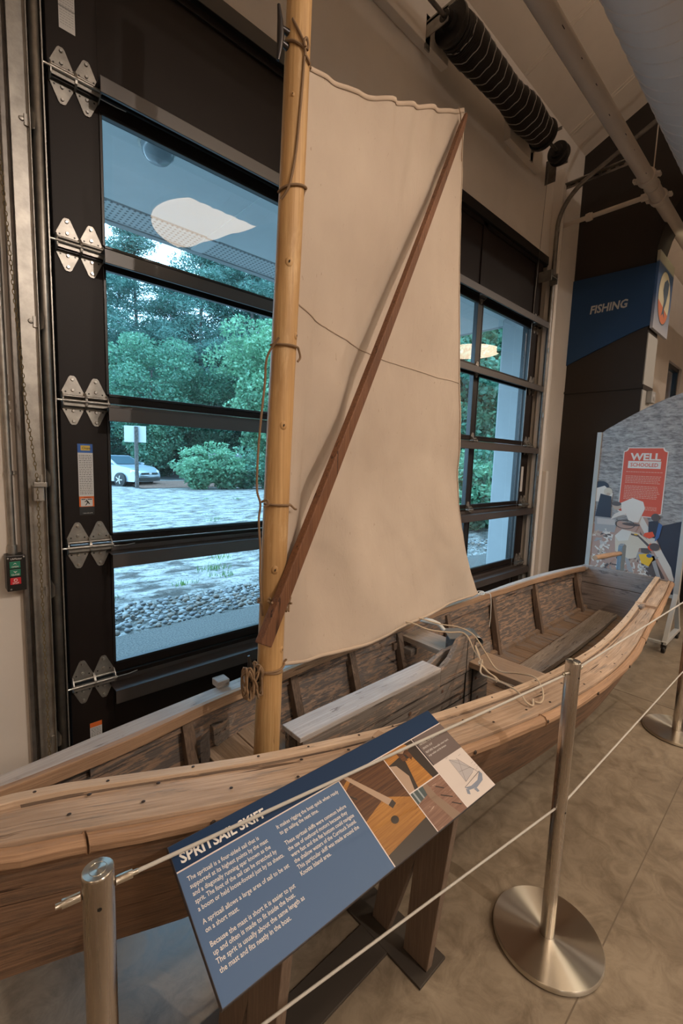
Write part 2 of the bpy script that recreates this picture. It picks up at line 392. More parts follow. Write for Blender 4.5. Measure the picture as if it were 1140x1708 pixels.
# ================================================================== SETTING: the hall
WY = 2.17                                   # inner face of the glazed door; wall face a little nearer
WF = 2.15
def ceilz(y): return 4.93+.46*(2.2-y)
mb = MB().box((-7, -8, -.15), (14, 2.32, 0)); struct('floor', mb, M['concrete'])
# saw-cut control joints are part of the floor's look
mb = MB()
for (a, b_) in (((-7, .352), (14, .36)),):
    mb.box((a[0], .340, .0002), (b_[0], .344, .0008))
for x in (-1.2, 3.62, 6.7): mb.box((x-.003, -8, .0002), (x+.003, 2.15, .0012))
struct('trim_1', mb, flat((.15, .115, .08), .8, name='joint_filler'), label='thin dark saw-cut joints in the concrete floor')
DX0, DX1, DZ = .40, 4.75, 3.66              # door opening
mb = MB()
mb.box((-7, WF, 0), (DX0-.03, 2.32, 8.2)); mb.box((DX0-.03, WF, DZ), (DX1+.02, 2.32, 5.2)); mb.box((DX1+.02, WF, 0), (9.95, 2.32, 5.2))
mb.box((9.95, WF, 0), (11.0, 2.32, 2.2)); mb.box((9.95, WF, 3.58), (11.0, 2.32, 5.2)); mb.box((11.0, WF, 0), (14, 2.32, 5.2))
struct('wall_back', mb, M['wall'])
mb = MB().box((9.95, 2.24, 2.2), (11.0, 2.27, 3.58)); w1 = struct('window_1', mb, M['glass'], label='small far window high in the white wall')
mb = MB()
for lo, hi in (((9.95, 2.2, 2.2), (10.03, 2.3, 3.58)), ((10.92, 2.2, 2.2), (11, 2.3, 3.58)), ((9.95, 2.2, 2.2), (11, 2.3, 2.27)), ((9.95, 2.2, 3.51), (11, 2.3, 3.58))): mb.box(lo, hi)
obj('window_frame', mb, M['doorframe'], w1)
mb = MB().box((-7.15, -8, 0), (-7, 2.32, 9.8)); struct('wall_left', mb, M['wall'])
mb = MB().box((14, -8, 0), (14.15, 2.32, 9.8)); struct('wall_right', mb, M['wall'])
mb = MB().box((-7, -8.15, 0), (14, -8, 9.8)); struct('wall_front', mb, M['wall'])
mb = MB(); y0, y1 = 2.32, -8.1
mb.hexa([(-7, y1, ceilz(y1)), (14, y1, ceilz(y1)), (14, y0, ceilz(y0)), (-7, y0, ceilz(y0)),
         (-7, y1, ceilz(y1)+.15), (14, y1, ceilz(y1)+.15), (14, y0, ceilz(y0)+.15), (-7, y0, ceilz(y0)+.15)])
struct('ceiling', mb, M['ceiling'])
mb = MB()
for x in (-.1, .95, 2.0, 3.05, 3.98, 4.02, 4.98, 5.02, 6.1, 7.2):   # panel joints of the sloped ceiling: raised cover strips
    for a, b_ in ((2.14, -7.9),):
        mb.hexa([(x-.006, b_, ceilz(b_)-.006), (x+.006, b_, ceilz(b_)-.006), (x+.006, a, ceilz(a)-.006), (x-.006, a, ceilz(a)-.006),
                 (x-.006, b_, ceilz(b_)+.01), (x+.006, b_, ceilz(b_)+.01), (x+.006, a, ceilz(a)+.01), (x-.006, a, ceilz(a)+.01)])
struct('trim_2', mb, M['ceiling'], label='narrow joint strips across the sloped ceiling')
# boards screwed to the wall that carry the spring
mb = MB().box((2.0, 2.09, 4.33), (2.82, WF, 4.62)).box((3.72, 2.09, 4.30), (4.33, WF, 4.52))
struct('trim_3', mb, M['wall'], label='white mounting boards on the wall behind the door spring', bevel=.004)
mb = MB().box((4.74, 2.05, 0), (4.80, WF, 4.5)).box((5.0, 2.09, 0), (5.06, WF, 1.55)); struct('trim_4', mb, M['wall'], label='white jamb board right of the glazed door', bevel=.003)
mb = MB().box((.262, 2.11, 0), (.278, WF, 4.6)).box((.278, 2.135, 0), (.395, 2.16, 4.6)); struct('trim_5', mb, M['galvdark'], label='grey jamb edge left of the glazed door', bevel=.002)

# dark partition with the fishing banner, reaching up as an arch under the roof
mb = MB()
prof = [(2.15, 0), (1.385, 0), (1.385, 2.42), (1.372, 2.42), (1.372, 2.47), (1.385, 2.47), (1.385, 3.66)]
for i in range(1, 9):
    a = i/8*PI/2; prof.append((1.385-.55*(1-math.cos(a)), 3.66+.75*math.sin(a)))
prof += [(-8, 4.75), (-8, ceilz(-8)), (2.15, ceilz(2.15))]
mb.prism([(5.44, y, z) for y, z in prof], (.36, 0, 0))
struct('wall_partition', mb, M['darkwall'])
mb = MB().box((5.425, 1.37, 2.43), (5.44, 2.15, 2.455))
struct('trim_6', mb, M['darkwall'], label='thin dark ledge around the partition below the blue banner')
mb = MB().box((5.45, 1.376, .0), (5.80, 1.386, 2.98)); struct('trim_7', mb, M['palegrey'], label='light grey end face of the dark partition')

# ------------------------------------------------------------------ the glazed sectional door
H = [3.03, 2.417, 1.807, 1.193, .57]        # hinge lines
XL, XR = .5965, 4.548
MUL = [1.57, 2.572, 3.573]
door = bpy.data.objects.new('door_1', None); COL.objects.link(door); door.location = (2.57, WY, 0)
tag(door, 'tall dark bronze overhead door glazed in four rows of panes', kind='structure')
edges = [3.66]+H+[0.0]
for i in range(6):
    zt, zb = edges[i]-.004, edges[i+1]+.004
    mb = MB()
    mb.box((DX0+.02, WY, zb), (XL, WY+.045, zt)); mb.box((XR, WY, zb), (4.70, WY+.045, zt))
    obj('stile', mb, M['doorpaint'], door, bevel=.002)
    if i in (0, 5):
        mb = MB().box((XL+.0, WY+.012, zb), (XR, WY+.04, zt))
        mb.box((XL, WY, zb), (XR, WY+.045, zb+.07)); mb.box((XL, WY, zt-.07), (XR, WY+.045, zt))
        for x in MUL: mb.box((x-.033, WY, zb), (x+.033, WY+.045, zt))
        obj('solid_panel', mb, M['doorpaint'], door, bevel=.002)
    else:
        mb = MB()
        gb, gt = [2.45, 1.839, 1.224, .614][i-1], [2.975, 2.375, 1.765, 1.152][i-1]
        mb.box((XL, WY, zb), (XR, WY+.045, gb)); mb.box((XL, WY, gt), (XR, WY+.045, zt))
        obj('rail', mb, M['doorpaint'], door, bevel=.002)
        xs = [XL]+[v for x in MUL for v in (x-.033, x+.033)]+[XR]
        for k in range(3):
            mb = MB().box((xs[2*k+1], WY, gb), (xs[2*k+2], WY+.045, gt)); obj('mullion', mb, M['doorframe'], door, bevel=.002)
        for k in range(4):
            x0, x1 = xs[2*k], xs[2*k+1]; g_ = .012
            mb = MB()
            for lo, hi in (((x0, gb), (x1, gb+g_)), ((x0, gt-g_), (x1, gt)), ((x0, gb), (x0+g_, gt)), ((x1-g_, gb), (x1, gt))):
                mb.box((lo[0], WY-.004, lo[1]), (hi[0], WY+.02, hi[1]))
            bd = obj('glazing_bead', mb, M['doorframe'], door, bevel=.002)
            mb = MB().poly([(x0+.004, WY+.016, gb+.004), (x1-.004, WY+.016, gb+.004), (x1-.004, WY+.016, gt-.004), (x0+.004, WY+.016, gt-.004)])
            obj('pane', mb, M['glass'], bd)
# top seal / header
mb = MB().box((DX0-.03, WY-.03, 3.62), (4.77, WY+.05, 3.70)); obj('header_seal', mb, M['doorframe'], door, bevel=.003)
mb = MB().box((DX0-.0, WY+.05, 0), (DX0+.05, 2.32, 3.7)).box((4.67, WY+.05, 0), (4.77, 2.32, 3.7)); obj('weather_stop', mb, M['doorframe'], door)
# reinforcing struts (hat channels)
for (zt, zb, x1) in ((3.045, 2.985, 4.80), (2.412, 2.358, 4.80), (1.785, 1.728, 4.80), (1.156, 1.096, 4.82), (.528, .466, 4.84)):
    mb = MB(); y0, y1 = WY-.10, WY-.002
    mb.box((.578, y0, zb), (x1, y0+.003, zt)); mb.box((.578, y0, zt-.003), (x1, y1, zt)); mb.box((.578, y0, zb), (x1, y0+.012, zb+.003))
    mb.box((.578, y1-.003, zt-.0), (4.62, y1, zt+.02))
    obj('strut', mb, M['strut'], door, bevel=.0012)
# hinges: diamond leaves, knuckle, roller shaft
def hinge_mb(x, z, shaft=None, s=1.0):
    mb = MB(); y = WY-.001; t = .004; w_, h_ = .041*s, .100*s
    def plate(sg):
        p = [(-w_, .010), (-w_, .034), (-.013, h_-.006), (-.007, h_), (.007, h_), (.013, h_-.006), (w_, .034), (w_, .010)]
        mb.prism([(x+a, y, z+sg*b_) for a, b_ in p], (0, -t, 0))
    plate(1); plate(-1)
    for sx in (-1, 1):                      # side ears
        mb.prism([(x+sx*w_-.002, y-a, z+b_) for a, b_ in ((0, .03), (.012, .034), (.036, .012), (.040, -.004), (.036, -.022), (.012, -.036), (0, -.036))], (.004, 0, 0))
    mb.box((x-w_, y-.03, z-.024), (x+w_, y-.026, z+.001))
    mb.tube([(x-w_-.003, y-.018, z+.016), (x+w_+.003, y-.018, z+.016)], .0055, 10)
    mb.tube([(x-w_-.006, y-.034, z-.004), (x+w_+.006, y-.034, z-.004)], .0075, 12)
    mb.box((x-w_*.95, y-.02, z-.03), (x+w_*.95, y-.004, z+.0), 1)
    for zz in (.085, .042, -.042, -.085):
        mb.lathe((x, y-t, z+zz*s), [(0, -.006), (.005, -.006), (.0065, -.003), (.0065, 0)], 8, 2, True, 'y')
    for sx in (-1, 1):
        for zz in (.034, -.040): mb.lathe((x+sx*.026, y-t-.0004, z+zz), [(0, 0), (.0035, 0)], 8, 3, False, 'y')
    return mb
HM = [M['hinge'], M['blackmetal'], M['bolt'], M['blackmetal']]
for z in H:
    for x in (.467, .5535): hobj = obj('hinge', hinge_mb(x, z), HM, door)
    mb = MB().tube([(.385, WY-.035, z-.004), (.53, WY-.035, z-.004)], .0048, 10); obj('roller_shaft', mb, M['bolt'], hobj)
    for x in (4.605, 4.672): hobj = obj('hinge', hinge_mb(x, z, s=.95), HM, door)
    mb = MB().tube([(4.70, WY-.035, z-.004), (4.745, WY-.035, z-.004)], .0048, 10); obj('roller_shaft', mb, M['bolt'], hobj)
    for x in MUL: obj('centre_hinge', hinge_mb(x, z, s=.7), HM, door)
# thin wire stay ends beside hinges
mb = MB()
for z in H[:]: mb.tube([(.595, WY-.012, z-.015), (.66, WY-.012, z-.016), (.70, WY-.010, z-.012)], .002, 6)
obj('stay_wire', mb, M['bolt'], door)

# ------------------------------------------------------------------ lettering helper
def text_mb(mb, txt, O, ex, ey, size, mi=0, align='LEFT', bold=0.0, width=None, lift=.0006, shear=0.0, sx=1.0):
    """flat lettering on the plane O + ex*u + ey*v (ey points up the letters)"""
    c = bpy.data.curves.new('t', 'FONT'); c.body = txt; c.size = 1; c.align_x = align; c.offset = bold; c.resolution_u = 2; c.shear = shear
    o = bpy.data.objects.new('t', c); COL.objects.link(o)
    dg = bpy.context.evaluated_depsgraph_get(); me = bpy.data.meshes.new_from_object(o.evaluated_get(dg))
    ex, ey, O = Vector(ex).normalized(), Vector(ey).normalized(), Vector(O); n = ex.cross(ey)
    V = [(v.co.x, v.co.y) for v in me.vertices]
    if width and V:
        x0 = min(a for a, b_ in V); x1 = max(a for a, b_ in V); sx = width/((x1-x0)*size)
        if align == 'LEFT': V = [(a-x0, b_) for a, b_ in V]
    mb.add([O+ex*(a*size*sx)+ey*(b_*size)+n*lift for a, b_ in V], [tuple(p.vertices) for p in me.polygons], mi)
    bpy.data.objects.remove(o); bpy.data.meshes.remove(me); bpy.data.curves.remove(c); return mb
WH = flat((.78, .76, .74), .6, name='white_lettering'); BK = flat((.02, .02, .02), .6, name='black_print')
def strips(mb, O, ex, ey, rows, mi, lift=.0006):     # small print: broken bars the size of words
    ex, ey, O = Vector(ex), Vector(ey), Vector(O); n = ex.cross(ey).normalized()
    for (u0, u1, v, h) in rows:
        u = u0
        while u < u1-.001:
            wd = min(random.uniform(.004, .011), u1-u)
            mb.poly([O+ex*p+ey*q+n*lift for p, q in ((u, v), (u+wd*.85, v), (u+wd*.85, v+h), (u, v+h))], mi); u += wd+.0012
# safety sticker on the left stile
ex, ey = Vector((1, 0, 0)), Vector((0, 0, 1)); n_ = Vector((0, -1, 0))
def rect(mb, O, ex, ey, u0, v0, u1, v1, mi=0, lift=0):
    O, ex, ey = Vector(O), Vector(ex), Vector(ey); n = ex.cross(ey).normalized()
    mb.poly([O+ex*a+ey*b_+n*lift for a, b_ in ((u0, v0), (u1, v0), (u1, v1), (u0, v1))], mi)
O = (.478, WY-.0012, 1.33); sm = [flat((.62, .61, .60), .5), flat((.03, .12, .42), .5), flat((.62, .45, .08), .5), flat((.75, .16, .03), .5), BK]
mb = MB(); rect(mb, O, ex, ey, 0, .065, .058, .30, 0); rect(mb, O, ex, ey, 0, .262, .058, .30, 1, .0003); rect(mb, O, ex, ey, .012, .272, .048, .293, 2, .0006)
rect(mb, O, ex, ey, 0, .03, .058, .075, 3, .0003); rect(mb, O, ex, ey, .006, .032, .052, .066, 0, .0006); rect(mb, O, ex, ey, .0, -.006, .058, .03, 4, .0003)
text_mb(mb, 'Clopay', Vector(O)+Vector((.016, -.0008, .278)), ex, ey, .013, 4, bold=.01)
strips(mb, O, ex, ey, [(.004, .054, .25-.0075*k, .0022) for k in range(23)], 4, .0005)
text_mb(mb, 'WARNING', Vector(O)+Vector((.018, -.0008, .068)), ex, ey, .006, 4)
for pp in ([(.022, .036), (.026, .036), (.033, .046), (.038, .040), (.041, .042), (.034, .055), (.028, .058), (.020, .052), (.022, .050), (.028, .053), (.030, .048)], [(.026, .058), (.030, .058), (.030, .062), (.026, .062)], [(.008, .060), (.024, .060), (.024, .064), (.008, .064)], [(.032, .060), (.050, .060), (.050, .064), (.032, .064)]):
    mb.poly([Vector(O)+Vector((a, -.001, b_)) for a, b_ in pp], 4)
text_mb(mb, '1-800-225-6729', Vector(O)+Vector((.012, -.0008, .0)), ex, ey, .006, 0)
obj('safety_sticker', mb, sm, door, label='blue, white and orange safety sticker')
mb = MB(); O = (.465, WY-.0012, 3.20); rect(mb, O, ex, ey, 0, 0, .055, .30, 0)
strips(mb, O, ex, ey, [(.004, .052, .28-.009*k, .002) for k in range(30)], 1, .0004); rect(mb, O, ex, ey, 0, .075, .055, .080, 1, .0004)
obj('data_sticker', mb, [sm[0], flat((.3, .3, .3), .6)], door, label='grey printed sticker')
mb = MB(); O = (.49, WY-.0012, .28); rect(mb, O, ex, ey, 0, 0, .05, .08, 0); rect(mb, O, ex, ey, 0, .058, .05, .08, 1, .0004); strips(mb, O, ex, ey, [(.004, .046, .05-.007*k, .002) for k in range(6)], 2, .0005)
obj('small_sticker', mb, [sm[0], sm[3], sm[4]], door, label='white sticker with orange top')
mb = MB(); rect(mb, (4.565, WY-.0012, 1.33), ex, ey, 0, 0, .05, .26, 0); obj('data_sticker', mb, [sm[0]], door, label='blank grey sticker on the right stile')

# ------------------------------------------------------------------ door hardware
t = thing('door_track', (.40, 2.12, 0), 'long shiny vertical steel track left of the glazed door', 'door track')
mb = MB()
for (x0, x1, y0, y1) in ((.288, .346, 2.105, 2.11), (.288, .291, 2.105, 2.15), (.343, .346, 2.08, 2.11)): mb.box((x0, y0, 0), (x1, y1, 4.45))
obj('angle_iron', mb, M['galv'], t, bevel=.0008)
mb = MB(); rows = []
for z in (0.02, 4.45): rows.append([(.372+.017*math.cos(a), 2.115+.024*math.sin(a), z) for a in [math.radians(v) for v in range(-200, 50, 20)]])
mb.grid(rows); mb.box((.390, 2.09, .02), (.394, 2.15, 4.45)); obj('rail', mb, M['galv'], t, solid=.002)
for z in (.35, 1.0, 1.45, 2.05, 2.75, 3.35):
    mb = MB().prism([(.346, 2.10, z), (.356, 2.09, z+.01), (.358, 2.09, z+.05), (.346, 2.10, z+.075)], (.004, -.01, 0)).box((.330, 2.098, z+.01), (.362, 2.105, z+.05))
    mb.lathe((.322, 2.104, z+.03), [(0, -.006), (.007, -.005), (.009, 0)], 10, 0, True, 'y'); obj('bracket', mb, M['galv'], t)
t = thing('door_track', (4.72, 2.06, 0), 'steel track right of the glazed door, curving up under the sloped roof', 'door track')
def track_path():
    p = [(4.735, 2.08, .02), (4.735, 2.08, 3.62)]
    p += [(4.735, 2.08, 3.85)]
    c = (2.08-.42, 3.93); phi = math.atan(.46)
    for k in range(1, 11):
        a = k/10*(PI/2-phi); p.append((4.735, c[0]+.42*math.cos(a), c[1]+.42*math.sin(a)))
    q = p[-1]
    for d in (.6, 2.0, 4.0): p.append((4.735, q[1]-d*math.cos(phi), q[2]+d*math.sin(phi)))
    return p
mb = MB().tube(track_path(), .021, 12); obj('rail', mb, M['galvdark'], t)
mb = MB().box((4.755, 2.10, 0), (4.80, 2.105, 4.42)).box((4.80, 2.05, 0), (4.804, 2.105, 4.42)); obj('angle_iron', mb, M['galv'], t, bevel=.001)
mb = MB().obox((4.78, 1.80, 4.36), (.02, 0, 0), (0, .34, -.0), (0, 0, .004)).obox((4.80, 1.80, 4.34), (.002, 0, 0), (0, .34, 0), (0, 0, .02))
for k in range(9): mb.obox((4.7985, 1.50+.07*k, 4.345), (.002, 0, 0), (0, .02, 0), (0, 0, .004), 1)
obj('perforated_angle', mb, [M['galv'], M['blackmetal']], t)
for z in (.15, .8, 1.5, 2.1, 2.75, 3.45, 3.9):
    mb = MB().box((4.715, 2.055, z), (4.80, 2.06, z+.05)); obj('bracket', mb, M['galv'], t)
mb = MB().box((4.56, 2.02, 3.44), (4.72, 2.09, 3.45)).box((4.56, 2.02, 3.40), (4.575, 2.15, 3.50)).box((4.70, 2.02, 3.40), (4.715, 2.10, 3.50)); obj('top_roller_bracket', mb, M['hinge'], t, bevel=.002)

t = thing('torsion_spring', (3.3, 1.95, 4.39), 'black torsion spring with white stripes on a shaft above the door', 'spring')
SY, SZ = 1.95, 4.40
mb = MB().tube([(1.2, SY, SZ), (4.42, SY, SZ)], .014, 14); obj('shaft', mb, M['galvdark'], t)
def spring_r(u): return .105+.010*math.sin(u*PI*3.2)+.004*math.sin(u*19)
x0, x1 = 2.66, 4.0; turns = 95; npt = turns*22; pts = []
for i in range(npt+1):
    u = i/npt; a = 2*PI*turns*u; r = spring_r(u)
    pts.append((x0+(x1-x0)*u, SY+r*math.cos(a), SZ-.006*math.sin(u*PI)+r*math.sin(a)))
mb = MB().tube(pts, .0074, 5); obj('coil', mb, flat((.016, .013, .012), .5, .2, name='oiled_spring_steel'), t)
pts = []
for i in range(15*28+1):
    u = i/(15*28); a = -2*PI*15*u+.6; r = spring_r(u)+.0070; pts.append((x0+.03+(x1-x0-.05)*u+.006*math.sin(7*a), SY+r*math.cos(a), SZ-.006*math.sin(u*PI)+r*math.sin(a)))
mb = MB().tube(pts, .0030, 5); obj('paint_stripe', mb, flat((.42, .40, .38), .7, name='faded_white_stripe'), t)
for xc, sg in ((2.64, -1), (4.01, 1)):
    mb = MB().lathe((xc, SY, SZ), [(.016, sg*.05), (.05, sg*.05), (.055, sg*.02), (.118, sg*.018), (.122, 0), (.118, -sg*.015), (.09, -sg*.02), (.016, -sg*.02)], 32, 0, True, 'x')
    obj('winding_cone', mb, M['blackmetal'], t)
def spring_plate(xc):
    mb = MB().box((xc-.003, SY-.03, SZ-.045), (xc+.003, 2.10, SZ+.045)).box((xc-.003, 2.09, SZ-.10), (xc+.045, 2.10, SZ+.10))
    mb.box((xc-.003, SY-.12, SZ+.03), (xc+.003, 2.10, SZ+.055)); mb.lathe((xc-.004, SY, SZ), [(.016, 0), (.035, 0), (.035, .012), (.016, .012)], 20, 1, True, 'x'); return mb
for xc in (2.56, 4.10): obj('end_plate', spring_plate(xc), [M['galv'], M['blackmetal']], t)
mb = MB().lathe((4.30, SY, SZ), [(.016, -.02), (.05, -.02), (.055, .0), (.085, .0), (.09, .012), (.075, .02), (.075, .055), (.092, .062), (.092, .072), (.02, .075)], 40, 0, True, 'x'); obj('cable_drum', mb, M['blackmetal'], t)
mb = MB().box((4.47, 2.02, 4.25), (4.475, 2.12, 4.46)).box((4.40, 1.92, SZ-.03), (4.475, 2.0, SZ+.03)); obj('bearing_plate', mb, M['galvdark'], t)
mb = MB().tube([(4.36, 2.04, 4.38), (4.40, 2.10, 3.0), (4.42, 2.13, .05)], .002, 5); obj('lift_cable', mb, M['galvdark'], t)

t = thing('conduit', (.233, 2.135, 0), 'thin galvanized conduit running down the white wall to the push-button box', 'pipe')
mb = MB().tube([(.234, 2.135, 5.0), (.234, 2.135, 1.20)], .0115, 12); obj('tube', mb, M['galv'], t)
mb = MB().tube([(.234, 2.135, 1.225), (.234, 2.135, 1.19)], .016, 12); obj('connector', mb, M['hinge'], t)
for z in (1.50, 2.6, 3.8):
    mb = MB().tube([(.234, 2.135, z), (.234, 2.135, z+.014)], .0145, 12).box((.246, 2.143, z), (.272, 2.149, z+.014)); obj('strap', mb, M['hinge'], t)
t = thing('push_button_box', (.238, 2.12, 1.05), 'black wall box with green open and close and red stop buttons', 'switch box')
mb = MB().box((.206, 2.085, 1.052), (.268, WF, 1.192)); obj('housing', mb, M['blackmetal'], t, bevel=.003)
O = Vector((.206, 2.0845, 1.052))
mb = MB(); text_mb(mb, 'LiftMaster', O+Vector((.014, 0, .124)), ex, ey, .009, 0, width=.036); obj('lettering', mb, WH, t)
for nm, z, c, sym in (('OPEN', .091, (.02, .20, .12), [(-.007, .0), (0, .007), (.007, 0), (0, .004)]), ('CLOSE', .060, (.02, .20, .12), [(-.007, .006), (0, .003), (.007, .006), (0, -.001)]), ('STOP', .027, (.55, .02, .03), None)):
    mb = MB().box((.216, 2.0815, 1.052+z), (.250, 2.085, 1.052+z+.026)); b = obj('button', mb, flat(c, .4), t, bevel=.001)
    mb = MB(); C0 = Vector((.233, 2.0812, 1.052+z+.014))
    if sym: mb.poly([C0+Vector((a, 0, q)) for a, q in sym])
    else: mb.lathe(C0+Vector((0, 0, .003)), [(.004, 0), (.006, 0)], 14, 0, False, 'y')
    text_mb(mb, nm, C0+Vector((0, 0, -.011)), ex, ey, .0085, 0, 'CENTER', bold=.01); obj('button_lettering', mb, WH, b)
mb = MB()
for x, z in ((.212, 1.182), (.262, 1.184), (.218, 1.060)): obj('screw', MB().lathe((x, 2.0845, z), [(0, -.002), (.003, -.001), (.0035, 0)], 8, 0, True, 'y'), M['hinge'], t)
# hand chain
def chain(path, step, name):
    mb = MB(); P = [Vector(p) for p in path]; tot = 0; i = 0
    for a, b_ in zip(P[:-1], P[1:]):
        n = int((b_-a).length/step); d = (b_-a).normalized(); s1 = d.cross(Vector((0, 1, 0))).normalized(); s2 = d.cross(s1)
        for k in range(n):
            c = a+d*step*k; s_ = s1 if (i % 2) else s2; i += 1
            ring = [c+d*(step*.62*math.cos(q))+s_*(step*.30*math.sin(q)) for q in [2*PI*j/8 for j in range(9)]]
            mb.tube(ring, step*.09, 4, caps=False)
    return mb
t = tag(obj('hoist_chain', chain([(.200, 2.03, 3.9), (.243, 2.03, 2.6), (.285, 2.03, 1.75), (.313, 2.06, 1.50), (.315, 2.07, .15)], .016, 'c'), flat((.30, .24, .14), .45, .8, name='brassy_chain'), at=(.30, 2.05, .15)), 'brassy hand chain hanging beside the left steel track', 'chain')
mb = MB().box((.300, 2.06, 1.40), (.336, 2.105, 1.46)).box((.300, 2.05, 1.455), (.345, 2.062, 1.475)); tag(obj('chain_keeper', mb, M['hinge'], at=(.318, 2.09, 1.4), bevel=.003), 'small bent steel chain keeper bolted on the left track angle', 'bracket')

# ------------------------------------------------------------------ things under the roof
DY, DZc, DR = .68, 4.06, .37
t = thing('spiral_duct', (3, DY, DZc-DR), 'large pale grey round ventilation duct with spiral seams', 'duct')
mb = MB(); prof = []
x = -2.0
while x < 13.9:
    prof += [(DR, x), (DR, x+.110), (DR+.005, x+.113), (DR+.005, x+.121)]; x += .124
mb.lathe((0, DY, DZc), prof, 72, 0, True, 'x'); obj('duct_shell', mb, M['duct'], t)
for x in (1.0, 4.0, 7.0):
    mb = MB().tube([(x, DY, DZc+DR), (x, DY, ceilz(DY)+.01)], .005, 6); obj('hanger_rod', mb, M['galv'], t)
t = thing('sprinkler_pipe', (4, 1.305, 4.06), 'white painted steel pipe with clamp couplings under the sloped ceiling', 'pipe')
PR = .055
mb = MB().tube([(-1.5, 1.305, 4.055), (13.9, 1.305, 4.055)], PR, 28); obj('main_pipe', mb, M['white_paint'], t)
for x in (4.62, 5.02):
    mb = MB().lathe((x, 1.305, 4.055), [(PR, -.035), (PR+.014, -.035), (PR+.018, -.012), (PR+.018, .012), (PR+.014, .035), (PR, .035)], 28, 0, True, 'x')
    for sg in (-1, 1): mb.obox((x, 1.305+sg*(PR+.028), 4.055), (.028, 0, 0), (0, .018, 0), (0, 0, .011)); mb.tube([(x-.045, 1.305+sg*(PR+.03), 4.055), (x+.045, 1.305+sg*(PR+.03), 4.055)], .008, 8)
    obj('coupling', mb, M['white_paint'], t, bevel=.004)
mb = MB().tube([(4.93, 1.305, 4.055), (4.93, 1.85, 4.05), (4.93, WF, 4.05)], .021, 16).tube([(4.93, 1.36, 4.055), (4.93, 1.42, 4.055)], .032, 16)
mb.lathe((4.93, 1.86, 4.05), [(.021, -.03), (.034, -.028), (.038, 0), (.034, .028), (.021, .03)], 20, 0, True, 'y'); obj('branch_pipe', mb, M['white_paint'], t)
mb = MB().tube([(4.78, 1.305, 4.11), (4.78, 1.305, ceilz(1.305)+.01)], .005, 6).lathe((4.78, 1.305, 4.055), [(PR+.002, -.012), (PR+.006, -.012), (PR+.006, .012), (PR+.002, .012)], 24, 0, True, 'x'); obj('hanger', mb, M['white_paint'], t)
mb = MB()
for i in range(9):
    x = 2.2+i*.28+random.uniform(-.06, .06); a = math.radians(random.uniform(-150, -110))
    mb = MB().obox((x, 1.305+math.cos(a)*(PR+.0003), 4.055+math.sin(a)*(PR+.0003)), (random.uniform(.004, .03), 0, 0), (-math.sin(a)*.0022, 0, 0) if False else (0, -math.sin(a)*.0022, math.cos(a)*.0022), (0, math.cos(a)*.0003, math.sin(a)*.0003)); obj('paint_chip', mb, M['blackmetal'], t)
# spotlight beside the banner
t = thing('track_spotlight', (5.9, 1.16, 3.95), 'lit black track spotlight beside the fish emblem', 'spotlight')
mb = MB().tube([(5.62, 1.14, 4.55), (5.62, 1.14, 4.03)], .012, 10).tube([(5.62, 1.14, 4.03), (5.70, 1.13, 4.0)], .02, 12); obj('stem', mb, M['blackmetal'], t)
lc = Vector((5.68, 1.125, 3.985)); ld = Vector((-.35, .25, -.9)).normalized()
ld = Vector((.45, .35, -.55)).normalized()
mb = MB().tube([lc-ld*.10, lc-ld*.05, lc+ld*.08], [.03, .045, .05], 20, caps=True); obj('lamp_housing', mb, M['blackmetal'], t)
mb = MB().tube([lc+ld*.081, lc+ld*.083], .044, 20); obj('bulb', mb, flat((1, .85, .55), .4, name='lit_bulb', emis=14), t)
# pendants of the hall (also seen mirrored in the panes)
for i, p in enumerate(PENDANTS):
    t = thing('pendant_lamp', (p[0], p[1], p[2]-.06), ['round glowing disc pendant above the visitor side near the left panes', 'round glowing disc pendant far right above the exhibits', 'round glowing disc pendant far left of the hall', 'round disc pendant at the back right of the hall', 'round disc pendant at the back left of the hall'][i], 'pendant lamp', 'disc pendants of the hall')
    mb = MB().lathe(p, [(0, -.065), (.595, -.065), (.60, -.06), (.60, .0), (.595, .005), (0, .005)], 56); obj('diffuser', mb, flat((1.0, .74, .50), .5, name='glowing_diffuser', emis=7.5), t)
    mb = MB().lathe(p, [(.602, -.03), (.61, -.03), (.61, .02), (.602, .02)], 56); obj('rim', mb, M['palegrey'], t)
    mb = MB().tube([(p[0], p[1], p[2]+.03), (p[0], p[1], ceilz(p[1])+.01)], .006, 8); obj('stem', mb, M['galv'], t)

